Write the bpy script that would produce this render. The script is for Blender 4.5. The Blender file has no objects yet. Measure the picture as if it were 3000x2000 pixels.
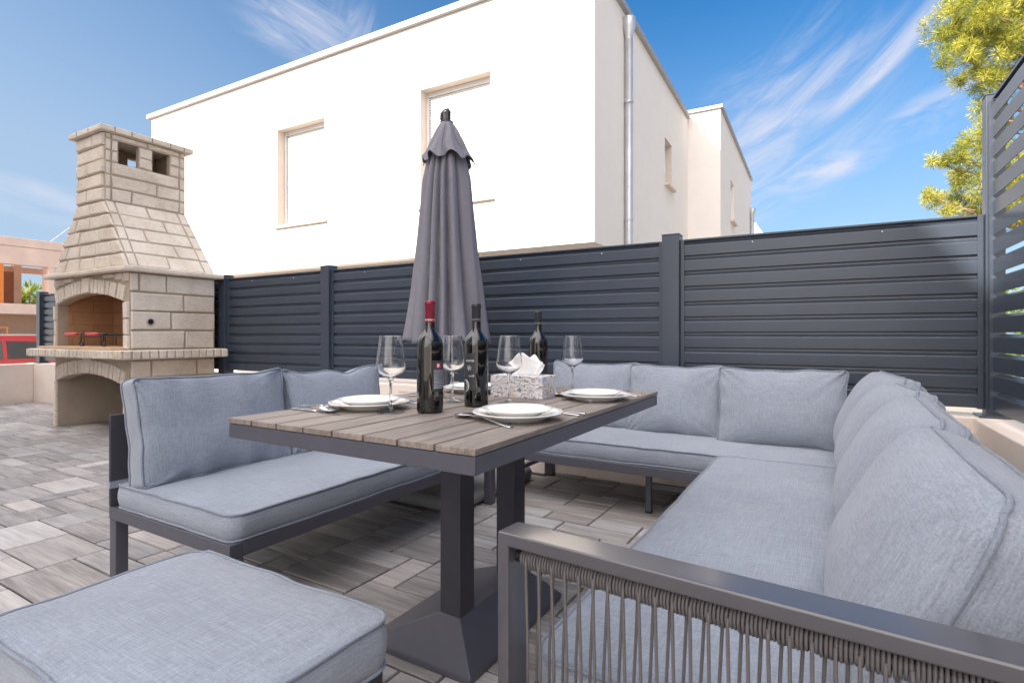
import bpy, bmesh, math, random
from math import sin, cos, pi, sqrt, radians, exp
from mathutils import Vector, Matrix, noise

random.seed(7)
SC = bpy.context.scene
COL = SC.collection
R_ = radians

# ---------------------------------------------------------------- camera
H = 0.96
F = 1590.0            # focal length in pixels of the 3000 px wide picture
cam_d = bpy.data.cameras.new('camera')
cam_d.sensor_width = 36.0
cam_d.lens = F / 3000 * 36
cam_d.shift_y = -17 / 3000
cam_d.clip_start = 0.05
cam_d.clip_end = 2000
cam_d.dof.use_dof = True
cam_d.dof.focus_distance = 2.3
cam_d.dof.aperture_fstop = 14.0
cam = bpy.data.objects.new('camera', cam_d)
COL.objects.link(cam)
cam.location = (0, 0, H)
cam.rotation_euler = (R_(90), 0, 0)
SC.camera = cam

SC.view_settings.view_transform = 'Standard'
SC.view_settings.look = 'None'
SC.view_settings.exposure = 1.9
SC.view_settings.gamma = 1.0
SC.view_settings.use_curve_mapping = False
SC.cycles.max_bounces = 10
SC.cycles.transparent_max_bounces = 12
SC.cycles.use_denoising = True

# ---------------------------------------------------------------- sun + sky
YS, YF, YB = 29.6, 30.6, 29.2      # headings of the walls, the furniture, the neighbour house


def P(a, b, z=0.0, yaw=YF):
    c, s = cos(R_(yaw)), sin(R_(yaw))
    return Vector((c * a + s * b, -s * a + c * b, z))


sd = P(0.43, 1.0, -0.60, YS)        # the way the sunlight travels
sun_d = bpy.data.lights.new('sun', 'SUN')
sun_d.energy = 2.8
sun_d.angle = R_(0.53)
sun_d.color = (1.0, 0.93, 0.82)
sun = bpy.data.objects.new('sun', sun_d)
COL.objects.link(sun)
sun.rotation_euler = sd.to_track_quat('-Z', 'Y').to_euler()
sun.location = (-20, -15, 20)
to_sun = -sd.normalized()
elev = math.asin(to_sun.z)
azim = math.atan2(to_sun.x, to_sun.y)

world = bpy.data.worlds.new('World')
SC.world = world
world.use_nodes = True
wt = world.node_tree
wn, wl = wt.nodes, wt.links
wn.clear()


class NT:
    """small node-tree writer"""

    def __init__(s, tree):
        s.t = tree

    def n(s, typ, **kw):
        nd = s.t.nodes.new(typ)
        for k, v in kw.items():
            if k.startswith('i_'):
                nd.inputs[k[2:].replace('_', ' ')].default_value = v
            else:
                setattr(nd, k, v)
        return nd

    def l(s, a, b):
        s.t.links.new(a, b)

    def sock(s, x, dst):
        if isinstance(x, bpy.types.NodeSocket):
            s.l(x, dst)
        else:
            dst.default_value = x

    def math(s, op, a, b=None, c=None, clamp=False):
        nd = s.n('ShaderNodeMath', operation=op, use_clamp=clamp)
        s.sock(a, nd.inputs[0])
        if b is not None:
            s.sock(b, nd.inputs[1])
        if c is not None:
            s.sock(c, nd.inputs[2])
        return nd.outputs[0]

    def mix(s, f, a, b, mode='MIX'):
        nd = s.n('ShaderNodeMix', data_type='RGBA', blend_type=mode)
        s.sock(f, nd.inputs[0])
        s.sock(a, nd.inputs[6])
        s.sock(b, nd.inputs[7])
        return nd.outputs[2]

    def noise(s, vec, scale, detail=4, rough=.55, dist=0.0):
        nd = s.n('ShaderNodeTexNoise')
        if vec is not None:
            s.l(vec, nd.inputs['Vector'])
        nd.inputs['Scale'].default_value = scale
        nd.inputs['Detail'].default_value = detail
        nd.inputs['Roughness'].default_value = rough
        nd.inputs['Distortion'].default_value = dist
        return nd

    def mapping(s, vec, scale=(1, 1, 1), rot=(0, 0, 0), loc=(0, 0, 0)):
        nd = s.n('ShaderNodeMapping')
        s.l(vec, nd.inputs['Vector'])
        nd.inputs['Scale'].default_value = scale
        nd.inputs['Rotation'].default_value = rot
        nd.inputs['Location'].default_value = loc
        return nd.outputs[0]

    def ramp(s, fac, stops, interp='LINEAR'):
        nd = s.n('ShaderNodeValToRGB')
        nd.color_ramp.interpolation = interp
        el = nd.color_ramp.elements
        while len(el) < len(stops):
            el.new(0.5)
        for e, (p, c) in zip(el, stops):
            e.position = p
            e.color = c if len(c) == 4 else (*c, 1)
        s.l(fac, nd.inputs[0])
        return nd.outputs[0]

    def maprange(s, v, a, b, c=0.0, d=1.0, smooth=False):
        nd = s.n('ShaderNodeMapRange', interpolation_type='SMOOTHSTEP' if smooth else 'LINEAR')
        s.sock(v, nd.inputs[0])
        for i, x in enumerate((a, b, c, d)):
            nd.inputs[i + 1].default_value = x
        return nd.outputs[0]


W = NT(wt)
sky = W.n('ShaderNodeTexSky', sky_type='NISHITA', sun_disc=False)
sky.sun_elevation = elev
sky.sun_rotation = azim
sky.altitude = 50
sky.air_density = 1.0
sky.dust_density = 1.6
sky.ozone_density = 2.2
SKY_STRENGTH = 0.055
hsv = W.n('ShaderNodeHueSaturation')
hsv.inputs['Saturation'].default_value = 1.42
W.l(sky.outputs[0], hsv.inputs['Color'])
tc = W.n('ShaderNodeTexCoord')
dirv = tc.outputs['Generated']


def vdot(vec, v):
    nd = W.n('ShaderNodeVectorMath', operation='DOT_PRODUCT')
    W.l(vec, nd.inputs[0])
    nd.inputs[1].default_value = v
    return nd.outputs['Value']


def cirrus(px, py, ru, rv, ang, seed, curve=0.0, stretch=7.0, dens=1.0, scale=5.0, lo=.45, hi=.8):
    """a wisp of cirrus round one direction of the sky: (px, py) in 3000 px units gives the direction"""
    D = Vector(((px - 1500) / F, 1, (983 - py) / F)).normalized()
    U = Vector((0, 0, 1))
    Rt = D.cross(U).normalized()
    U = Rt.cross(D).normalized()
    dd = vdot(dirv, D)
    u = W.math('DIVIDE', vdot(dirv, Rt), dd)
    v = W.math('DIVIDE', vdot(dirv, U), dd)
    ca, sa = cos(R_(ang)), sin(R_(ang))
    u2 = W.math('ADD', W.math('MULTIPLY', u, ca), W.math('MULTIPLY', v, sa))
    v2 = W.math('SUBTRACT', W.math('MULTIPLY', v, ca), W.math('MULTIPLY', u, sa))
    v2 = W.math('SUBTRACT', v2, W.math('MULTIPLY', W.math('MULTIPLY', u2, u2), curve))
    cmb = W.n('ShaderNodeCombineXYZ')
    W.l(W.math('MULTIPLY', u2, 1.0), cmb.inputs[0])
    W.l(W.math('MULTIPLY', v2, stretch * .72), cmb.inputs[1])
    cmb.inputs[2].default_value = seed * 3.7
    nz = W.noise(cmb.outputs[0], scale, 8, .60, 0.9)
    m = W.maprange(nz.outputs[0], lo, hi)
    eu = W.math('DIVIDE', u2, ru / F)
    ev = W.math('DIVIDE', v2, rv / F)
    rr = W.math('SQRT', W.math('ADD', W.math('MULTIPLY', eu, eu), W.math('MULTIPLY', ev, ev)))
    # ragged edge
    nz2 = W.noise(cmb.outputs[0], scale * .6, 3, .5, 0)
    rr = W.math('ADD', rr, W.math('MULTIPLY', W.math('SUBTRACT', nz2.outputs[0], .5), 1.1))
    fall = W.maprange(rr, 1.05, 0.25, 0, 1, True)
    front = W.maprange(dd, 0.0, 0.2)
    return W.math('MULTIPLY', W.math('MULTIPLY', W.math('MULTIPLY', m, fall), front), dens)


wisps = [
    cirrus(2310, 390, 400, 210, 33, 1, 0.9, 7.0, 0.75, 5.5, .40, .72),
    cirrus(2230, 330, 270, 150, 20, 2, 1.2, 6.0, 0.6, 6.5, .42, .75),
    cirrus(2180, 420, 240, 90, 28, 3, 0.3, 5.0, 0.8, 5.0, .36, .66),
    cirrus(2560, 220, 260, 34, 40, 9, 0.8, 9.0, 0.9, 5.0, .32, .6),
    cirrus(2410, 500, 190, 52, 13, 4, 0.4, 4.0, 0.9, 6.0, .34, .62),
    cirrus(2720, 335, 230, 60, 16, 5, 0.2, 5.0, 0.75, 6.0, .38, .68),
    cirrus(930, 70, 190, 95, -28, 6, -0.6, 6.0, 0.75, 7.0, .40, .70),
    cirrus(870, 125, 190, 60, -20, 11, -1.0, 5.0, 0.65, 7.0, .38, .68),
    cirrus(1030, 90, 90, 75, 75, 12, 0.4, 6.0, 0.6, 8.0, .38, .7),
    cirrus(90, 560, 300, 36, -9, 7, 0.0, 5.0, 0.85, 4.0, .33, .62),
    cirrus(60, 600, 260, 50, -14, 8, 0.3, 5.0, 0.55, 5.0, .38, .7),
]
tot = wisps[0]
for w_ in wisps[1:]:
    tot = W.math('MAXIMUM', tot, w_)
tot = W.math('MINIMUM', W.math('MULTIPLY', tot, .85), 0.8)
CLOUD = (4.1, 4.1, 4.6, 1)
sepd = W.n('ShaderNodeSeparateXYZ')
W.l(dirv, sepd.inputs[0])
lowf = W.maprange(sepd.outputs[2], .58, .0, 0, .72, True)
leftf = W.maprange(vdot(dirv, Vector((-.8, -.6, 0))), -.75, .35, 0, .45, True)
hz = W.math('MINIMUM', W.math('ADD', lowf, leftf), .8)
skyb = W.mix(hz, hsv.outputs[0], (2.35, 3.05, 4.0, 1))
skycol = W.mix(tot, skyb, CLOUD)
# a broad bright veil added behind the camera, unseen, to brighten the shaded terrace
fill_veil = W.maprange(vdot(dirv, Vector((-.50, -.46, .73)).normalized()), .36, .85, 0, 1, True)
vn = W.noise(W.mapping(dirv, (2.0, 2.0, 5.0)), 1.6, 6, .6, .6)
fill_veil = W.math('MULTIPLY', fill_veil, W.maprange(vn.outputs[0], .30, .62, .35, 1.0))
skycol = W.mix(fill_veil, skycol, (22.5, 21.2, 20.4, 1))
bg = W.n('ShaderNodeBackground')
bg.inputs['Strength'].default_value = SKY_STRENGTH
W.l(skycol, bg.inputs['Color'])
wo = W.n('ShaderNodeOutputWorld')
W.l(bg.outputs[0], wo.inputs['Surface'])


# ---------------------------------------------------------------- materials
def new_mat(name):
    m = bpy.data.materials.new(name)
    m.use_nodes = True
    t = NT(m.node_tree)
    b = m.node_tree.nodes['Principled BSDF']
    return m, t, b


def add_bump(t, b, h, strength, dist):
    bp = t.n('ShaderNodeBump')
    bp.inputs['Strength'].default_value = strength
    bp.inputs['Distance'].default_value = dist
    t.l(h, bp.inputs['Height'])
    t.l(bp.outputs[0], b.inputs['Normal'])
    return bp


def simple(name, col, rough=.5, metal=0.0, var=0.06, nscale=8, bump=0, bscale=200, bdist=.001, spec=None):
    m, t, b = new_mat(name)
    o = t.n('ShaderNodeTexCoord').outputs['Object']
    nz = t.noise(o, nscale, 5, .6)
    c1 = tuple(min(1, x * (1 - var)) for x in col) + (1,)
    c2 = tuple(min(1, x * (1 + var)) for x in col) + (1,)
    c = t.ramp(nz.outputs[0], [(.3, c1), (.7, c2)])
    t.l(c, b.inputs['Base Color'])
    b.inputs['Roughness'].default_value = rough
    b.inputs['Metallic'].default_value = metal
    if spec is not None:
        b.inputs['Specular IOR Level'].default_value = spec
    if bump:
        nb = t.noise(o, bscale, 4, .6)
        add_bump(t, b, nb.outputs[0], bump, bdist)
    return m


M = {}
M['metal'] = simple('anthracite_metal', (.074, .073, .092), .38, 0, .06, 20, .12, 900, .0004)
M['metal_dark'] = simple('anthracite_dark', (.045, .043, .056), .42, 0, .06, 20, .1, 900, .0004)
M['fence'] = simple('fence_paint', (.044, .056, .078), .27, 0, .05, 4, .05, 500, .0004)
M['black'] = simple('black_plastic', (.015, .015, .017), .4)
M['galv'] = simple('galvanised', (.52, .53, .55), .38, .45, .1, 6)
M['steel'] = simple('cutlery_steel', (.75, .75, .76), .12, 1.0, .03)
M['ceramic'] = simple('white_ceramic', (.83, .82, .80), .12, 0, .01)
M['plasterw'] = simple('white_render', (.79, .735, .69), .85, 0, .02, 3, .25, 90, .003)
M['cream'] = simple('cream_render', (.82, .71, .63), .9, 0, .05, 5, .5, 120, .004)
M['trim'] = simple('white_trim', (.78, .77, .75), .5, 0, .02)
M['reveal'] = simple('beige_shade_reveal', (.64, .555, .485), .9, 0, .03)  # beige with the shade of the window recesses put into the colour
M['flash'] = simple('roof_flashing', (.36, .35, .35), .45, .2, .04)
M['concrete'] = simple('raw_concrete', (.74, .56, .46), .9, 0, .10, 1.3, .3, 20, .01)
M['orange'] = simple('orange_render', (.75, .24, .05), .85, 0, .05)
M['brownwall'] = simple('brown_brick', (.34, .16, .10), .9, 0, .12, 3)
M['carred'] = simple('car_red', (.42, .012, .022), .22, .0, .05)
M['carglass'] = simple('car_glass', (.012, .016, .022), .05)
M['rubber'] = simple('rubber', (.02, .02, .02), .8)
M['firebrick'] = None
M['red'] = simple('red_grip', (.55, .02, .015), .3)
M['caprd'] = simple('red_foil', (.24, .018, .036), .3, .3, .05)
M['capbk'] = simple('black_foil', (.03, .03, .032), .4, .2, .05)
M['bottle'] = simple('dark_bottle_glass', (.004, .003, .003), .03, 0, .02, spec=.9)
M['label'] = simple('black_label', (.03, .03, .034), .55)
M['print'] = simple('white_print', (.7, .7, .72), .6)
M['printred'] = simple('red_print', (.55, .05, .07), .6)
M['tissue'] = simple('tissue_paper', (.86, .85, .84), .9, 0, .02)
M['bark'] = simple('pine_bark', (.34, .22, .16), .9, 0, .25, 6, .8, 20, .02)
M['cord'] = simple('grey_cord', (.118, .107, .110), .6, 0, .08, 60, .3, 900, .0006)
M['asphalt'] = simple('asphalt', (.16, .155, .15), .95, 0, .1, 2)
M['hearth'] = simple('hearth_board', (.62, .42, .26), .8, 0, .08, 8, .2, 60, .002)
M['plasticgrey'] = simple('base_plastic', (.20, .20, .20), .55, 0, .06, 30, .2, 300, .001)


def mat_fabric(name, c1, c2):
    m, t, b = new_mat(name)
    o = t.n('ShaderNodeTexCoord').outputs['Object']
    n1 = t.noise(t.mapping(o, (12, 330, 330)), 1, 3, .6)
    n2 = t.noise(t.mapping(o, (330, 12, 330)), 1, 3, .6)
    n3 = t.noise(t.mapping(o, (90, 1300, 1300)), 1, 2, .6)
    n4 = t.noise(t.mapping(o, (1300, 90, 1300)), 1, 2, .6)
    big = t.noise(o, 5, 3, .5)
    s = t.math('ADD', t.math('ADD', n1.outputs[0], n2.outputs[0]), t.math('ADD', n3.outputs[0], n4.outputs[0]))
    s = t.math('MULTIPLY', s, .25)
    s = t.math('ADD', s, t.math('MULTIPLY', t.math('SUBTRACT', big.outputs[0], .5), .10))
    c = t.ramp(s, [(.40, c1), (.60, c2)])
    t.l(c, b.inputs['Base Color'])
    b.inputs['Roughness'].default_value = .92
    b.inputs['Specular IOR Level'].default_value = .2
    b.inputs['Sheen Weight'].default_value = .25
    b.inputs['Sheen Roughness'].default_value = .5
    add_bump(t, b, s, .45, .0025)
    return m


M['fabric'] = mat_fabric('grey_linen', (.175, .196, .240), (.335, .365, .425))
M['pipefab'] = mat_fabric('shaded_piping_linen', (.14, .16, .205), (.27, .30, .36))  # darker than the cushions: shade of the seam crease is in the colour
M['canopy'] = simple('canopy_cloth', (.168, .162, .190), .8, 0, .05, 30, .15, 700, .0005)


def mat_wood():
    m, t, b = new_mat('composite_plank')
    tcn = t.n('ShaderNodeTexCoord')
    o = tcn.outputs['Object']
    n1 = t.noise(t.mapping(o, (90, 5, 40)), 1, 6, .65, .3)
    n2 = t.noise(t.mapping(o, (420, 14, 100)), 1, 4, .6)
    n3 = t.noise(t.mapping(o, (10.0, .8, 1)), 1, 3, .5)
    s = t.math('ADD', t.math('MULTIPLY', n1.outputs[0], .5), t.math('ADD', t.math('MULTIPLY', n2.outputs[0], .3),
                                                                      t.math('MULTIPLY', n3.outputs[0], .3)))
    c = t.ramp(s, [(.36, (.085, .070, .062)), (.5, (.18, .147, .128)), (.66, (.30, .25, .22))])
    t.l(c, b.inputs['Base Color'])
    b.inputs['Roughness'].default_value = .55
    add_bump(t, b, s, .35, .002)
    return m


M['wood'] = mat_wood()


def mat_paver():
    m, t, b = new_mat('concrete_paver')
    at = t.n('ShaderNodeAttribute', attribute_name='pav')
    o = t.n('ShaderNodeTexCoord').outputs['Object']
    sep = t.n('ShaderNodeSeparateColor')
    t.l(at.outputs['Color'], sep.inputs[0])
    # each paver shifts the streak pattern by its own amount
    off = t.n('ShaderNodeVectorMath', operation='MULTIPLY_ADD')
    t.l(at.outputs['Color'], off.inputs[0])
    off.inputs[1].default_value = (37, 53, 71)
    t.l(o, off.inputs[2])
    n1 = t.noise(t.mapping(off.outputs[0], (2.4, 20, 1)), 1, 6, .6, .4)
    n2 = t.noise(t.mapping(off.outputs[0], (4, 120, 1)), 1, 4, .65, .15)
    n3 = t.noise(o, 420, 3, .7)
    s = t.math('ADD', t.math('MULTIPLY', n1.outputs[0], .40), t.math('ADD', t.math('MULTIPLY', n2.outputs[0], .34),
                                                                       t.math('MULTIPLY', n3.outputs[0], .26)))
    s = t.math('ADD', s, t.math('MULTIPLY', t.math('SUBTRACT', sep.outputs[0], .5), .19))
    c = t.ramp(s, [(.35, (.195, .186, .184)), (.46, (.32, .307, .303)), (.56, (.42, .402, .394)), (.69, (.56, .535, .52))])
    tint = t.mix(sep.outputs[1], (1.035, .985, .955, 1), (.99, .995, 1.02, 1))
    c = t.mix(1.0, c, tint, 'MULTIPLY')
    t.l(c, b.inputs['Base Color'])
    b.inputs['Roughness'].default_value = .72
    hb = t.math('ADD', t.math('MULTIPLY', n3.outputs[0], .6), t.math('MULTIPLY', n2.outputs[0], .5))
    add_bump(t, b, hb, .5, .003)
    return m


M['paver'] = mat_paver()


def mat_stone():
    m, t, b = new_mat('cast_stone')
    o = t.n('ShaderNodeTexCoord').outputs['Object']
    n1 = t.noise(o, 3.0, 6, .6, .4)
    n2 = t.noise(t.mapping(o, (25, 25, 60), (0.4, .5, .2)), 1, 5, .7, .8)
    s = t.math('ADD', t.math('MULTIPLY', n1.outputs[0], .55), t.math('MULTIPLY', n2.outputs[0], .45))
    c = t.ramp(s, [(.36, (.54, .455, .365)), (.5, (.68, .59, .495)), (.66, (.78, .705, .615))])
    t.l(c, b.inputs['Base Color'])
    b.inputs['Roughness'].default_value = .9
    n3 = t.noise(t.mapping(o, (14, 14, 38), (0.5, .3, .6)), 1, 6, .65, .5)
    add_bump(t, b, t.math('ADD', n3.outputs[0], t.math('MULTIPLY', n2.outputs[0], .3)), .55, .012)
    return m


M['stone'] = mat_stone()
M['joint'] = simple('stone_joint', (.42, .34, .265), .95, 0, .1, 5, .4, 60, .004)
M['mortar'] = simple('mortar_stone', (.52, .43, .35), .95, 0, .1, 5, .4, 60, .004)


def mat_firebrick():
    m, t, b = new_mat('firebrick')
    o = t.n('ShaderNodeTexCoord').outputs['Object']
    # bricks lie in the x-z plane of the back wall and y-z plane of the side walls
    sep = t.n('ShaderNodeSeparateXYZ')
    t.l(o, sep.inputs[0])
    cmb = t.n('ShaderNodeCombineXYZ')
    t.l(t.math('ADD', sep.outputs[0], sep.outputs[1]), cmb.inputs[0])
    t.l(sep.outputs[2], cmb.inputs[1])
    br = t.n('ShaderNodeTexBrick')
    t.l(cmb.outputs[0], br.inputs['Vector'])
    br.inputs['Scale'].default_value = 1
    br.inputs['Brick Width'].default_value = .38
    br.inputs['Row Height'].default_value = .135
    br.inputs['Mortar Size'].default_value = .0025
    br.inputs['Color1'].default_value = (.52, .30, .16, 1)
    br.inputs['Color2'].default_value = (.44, .24, .13, 1)
    br.inputs['Mortar'].default_value = (.25, .13, .07, 1)
    nz = t.noise(o, 12, 5, .6)
    c = t.mix(.25, br.outputs[0], t.ramp(nz.outputs[0], [(.3, (.5, .5, .5)), (.7, (1.3, 1.3, 1.3))]), 'MULTIPLY')
    t.l(c, b.inputs['Base Color'])
    b.inputs['Roughness'].default_value = .95
    return m


M['firebrick'] = mat_firebrick()


def mat_glass():
    m, t, b = new_mat('clear_glass')
    b.inputs['Base Color'].default_value = (1, 1, 1, 1)
    b.inputs['Roughness'].default_value = 0.0
    b.inputs['IOR'].default_value = 1.48
    b.inputs['Transmission Weight'].default_value = 1.0
    nt = m.node_tree.nodes
    return m


M['glass'] = mat_glass()


def mat_thin_glass():
    m, t, b = new_mat('thin_glass')
    lw = t.n('ShaderNodeLayerWeight')
    lw.inputs['Blend'].default_value = .30
    tr = t.n('ShaderNodeBsdfTransparent')
    tr.inputs['Color'].default_value = (.992, .994, .996, 1)
    gl = t.n('ShaderNodeBsdfGlossy')
    gl.inputs['Roughness'].default_value = .02
    mx = t.n('ShaderNodeMixShader')
    f = t.math('MULTIPLY_ADD', lw.outputs['Fresnel'], .75, .02, clamp=True)
    t.l(f, mx.inputs[0])
    t.l(tr.outputs[0], mx.inputs[1])
    t.l(gl.outputs[0], mx.inputs[2])
    t.l(mx.outputs[0], m.node_tree.nodes['Material Output'].inputs['Surface'])
    return m


M['thinglass'] = mat_thin_glass()


def mat_shutter():
    m, t, b = new_mat('roller_shutter')
    o = t.n('ShaderNodeTexCoord').outputs['Object']
    b.inputs['Base Color'].default_value = (.62, .61, .60, 1)
    b.inputs['Roughness'].default_value = .45
    return m


M['shutter'] = mat_shutter()


def mat_tissuebox():
    m, t, b = new_mat('marbled_card')
    o = t.n('ShaderNodeTexCoord').outputs['Object']
    w = t.noise(o, 20, 3, .6, 1.5)
    vec = t.n('ShaderNodeVectorMath', operation='MULTIPLY_ADD')
    t.l(w.outputs['Color'], vec.inputs[0])
    vec.inputs[1].default_value = (.06, .06, .06)
    t.l(o, vec.inputs[2])
    wv = t.n('ShaderNodeTexWave', wave_type='RINGS')
    t.l(vec.outputs[0], wv.inputs['Vector'])
    wv.inputs['Scale'].default_value = 28
    wv.inputs['Distortion'].default_value = 9
    wv.inputs['Detail'].default_value = 3
    line = t.ramp(wv.outputs['Fac'], [(.0, (0, 0, 0)), (.12, (0, 0, 0)), (.2, (1, 1, 1))])
    patch = t.noise(o, 22, 2, .5)
    base = t.ramp(patch.outputs[0], [(.30, (.25, .45, .62)), (.38, (.70, .67, .68)), (.58, (.69, .66, .67)), (.66, (.74, .58, .40)), (.72, (.69, .66, .66))])
    c = t.mix(line, (.20, .19, .22, 1), base)
    t.l(c, b.inputs['Base Color'])
    b.inputs['Roughness'].default_value = .6
    return m


M['tbox'] = mat_tissuebox()


def mat_leaf(name, c1, c2, c3):
    m, t, b = new_mat(name)
    g = t.n('ShaderNodeObjectInfo')
    at = t.n('ShaderNodeAttribute', attribute_name='tone')
    sep = t.n('ShaderNodeSeparateColor')
    t.l(at.outputs['Color'], sep.inputs[0])
    c = t.ramp(sep.outputs[0], [(.0, c1), (.5, c2), (1, c3)])
    t.l(c, b.inputs['Base Color'])
    b.inputs['Roughness'].default_value = .6
    b.inputs['Subsurface Weight'].default_value = 0
    tr = t.n('ShaderNodeBsdfTranslucent')
    t.l(c, tr.inputs['Color'])
    mx = t.n('ShaderNodeMixShader')
    mx.inputs[0].default_value = .35
    out = m.node_tree.nodes['Material Output']
    t.l(b.outputs[0], mx.inputs[1])
    t.l(tr.outputs[0], mx.inputs[2])
    t.l(mx.outputs[0], out.inputs['Surface'])
    return m


M['pine'] = mat_leaf('pine_needles', (.16, .19, .025), (.40, .39, .045), (.60, .54, .08))
M['leaf'] = mat_leaf('bush_leaves', (.10, .16, .02), (.26, .32, .04), (.45, .46, .08))


# ---------------------------------------------------------------- mesh helpers
def link(name, me, mat=None, parent=None, smooth=False):
    o = bpy.data.objects.new(name, me)
    COL.objects.link(o)
    if mat is not None:
        me.materials.append(mat)
    if parent is not None:
        o.parent = parent
    if smooth:
        me.shade_smooth()
    return o


def obj(name, bm, mat=None, parent=None, smooth=False, bevel=0, seg=2, subs=0, ang=35):
    bmesh.ops.recalc_face_normals(bm, faces=bm.faces)
    me = bpy.data.meshes.new(name)
    bm.to_mesh(me)
    bm.free()
    o = link(name, me, mat, parent, smooth)
    if bevel:
        md = o.modifiers.new('bevel', 'BEVEL')
        md.width = bevel
        md.segments = seg
        md.limit_method = 'ANGLE'
        md.angle_limit = R_(ang)
        md.harden_normals = False
        me.shade_smooth()
        wn_ = o.modifiers.new('wn', 'WEIGHTED_NORMAL')
        wn_.keep_sharp = True
    if subs:
        md = o.modifiers.new('subd', 'SUBSURF')
        md.levels = subs
        md.render_levels = subs
    return o


def tag(o, label=None, cat=None, group=None, kind=None):
    if label:
        o['label'] = label
    if cat:
        o['category'] = cat
    if group:
        o['group'] = group
    if kind:
        o['kind'] = kind
    return o


def thing(name, label, cat, a, b, z=0.0, yaw=YF, rot=0.0, group=None):
    o = bpy.data.objects.new(name, None)
    o.empty_display_size = .1
    COL.objects.link(o)
    o.location = P(a, b, z, yaw)
    o.rotation_euler = (0, 0, R_(-yaw + rot))
    return tag(o, label, cat, group)


def NB():
    return bmesh.new()


def box(bm, x0, x1, y0, y1, z0, z1):
    vs = [bm.verts.new((x, y, z)) for z in (z0, z1) for y in (y0, y1) for x in (x0, x1)]
    for f in ((0, 2, 3, 1), (4, 5, 7, 6), (0, 1, 5, 4), (2, 6, 7, 3), (0, 4, 6, 2), (1, 3, 7, 5)):
        bm.faces.new([vs[i] for i in f])
    return vs


def prism(bm, pts, y0, y1, axis='y'):
    """closed profile pts (x,z) extruded from y0 to y1"""
    def mk(p, y):
        if axis == 'y':
            return (p[0], y, p[1])
        if axis == 'x':
            return (y, p[0], p[1])
        return (p[0], p[1], y)
    a = [bm.verts.new(mk(p, y0)) for p in pts]
    b = [bm.verts.new(mk(p, y1)) for p in pts]
    n = len(pts)
    for i in range(n):
        j = (i + 1) % n
        bm.faces.new((a[i], a[j], b[j], b[i]))
    bm.faces.new(a[::-1])
    bm.faces.new(b)


def lathe(bm, prof, n=32, c=(0, 0), closed=False):
    rings = []
    for r, z in prof:
        if r < 1e-6:
            rings.append([bm.verts.new((c[0], c[1], z))])
        else:
            rings.append([bm.verts.new((c[0] + r * cos(2 * pi * i / n), c[1] + r * sin(2 * pi * i / n), z)) for i in range(n)])
    pairs = list(zip(rings, rings[1:]))
    if closed:
        pairs.append((rings[-1], rings[0]))
    for A, B in pairs:
        for i in range(n):
            j = (i + 1) % n
            if len(A) == 1 and len(B) == 1:
                continue
            if len(A) == 1:
                bm.faces.new((A[0], B[i], B[j]))
            elif len(B) == 1:
                bm.faces.new((A[i], A[j], B[0]))
            else:
                bm.faces.new((A[i], A[j], B[j], B[i]))


def tube(bm, pts, r, n=8, closed=False, cap=True, radii=None):
    pts = [Vector(p) for p in pts]
    m = len(pts)
    rings = []
    up = Vector((0, 0, 1))
    prev = None
    for i in range(m):
        if closed:
            d = pts[(i + 1) % m] - pts[i - 1]
        else:
            d = pts[min(i + 1, m - 1)] - pts[max(i - 1, 0)]
        if d.length < 1e-9:
            d = Vector((0, 0, 1))
        d.normalize()
        if prev is None:
            ref = up if abs(d.z) < .9 else Vector((1, 0, 0))
            x = d.cross(ref).normalized()
        else:
            x = (prev - d * prev.dot(d))
            x = x.normalized() if x.length > 1e-6 else d.cross(up).normalized()
        prev = x
        y = d.cross(x)
        rr = radii[i] if radii else r
        rings.append([bm.verts.new(pts[i] + x * (rr * cos(2 * pi * k / n)) + y * (rr * sin(2 * pi * k / n))) for k in range(n)])
    for i in range(m if closed else m - 1):
        A, B = rings[i], rings[(i + 1) % m]
        for k in range(n):
            l = (k + 1) % n
            bm.faces.new((A[k], A[l], B[l], B[k]))
    if cap and not closed:
        bm.faces.new(rings[0][::-1])
        bm.faces.new(rings[-1])


def set_matrix(o, a, b, z, yaw, rz, rx):
    """place with x along the furniture axis, then turn"""
    m = Matrix.Rotation(R_(-yaw + rz), 4, 'Z') @ Matrix.Rotation(R_(rx), 4, 'X')
    m.translation = P(a, b, z, yaw)
    o.matrix_world = m
    o.location = m.translation
    o.rotation_euler = m.to_euler()


# ---------------------------------------------------------------- ground, paving
bm = NB()
S_ = 400
vs = [bm.verts.new((x, y, -0.75)) for x, y in ((-S_, -S_), (S_, -S_), (S_, S_), (-S_, S_))]
bm.faces.new(vs)
tag(obj('ground', bm, simple('dry_ground', (.36, .315, .27), .95, 0, .15, .6)), kind='structure')

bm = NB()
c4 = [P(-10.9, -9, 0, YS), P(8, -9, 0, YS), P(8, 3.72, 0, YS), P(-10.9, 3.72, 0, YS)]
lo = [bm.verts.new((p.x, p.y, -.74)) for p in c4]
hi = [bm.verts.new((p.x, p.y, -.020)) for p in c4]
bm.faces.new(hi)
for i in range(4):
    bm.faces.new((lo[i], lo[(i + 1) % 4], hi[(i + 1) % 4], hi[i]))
tag(obj('terrace_bed', bm, simple('joint_sand', (.03, .027, .028), .95)), kind='structure')


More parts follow.
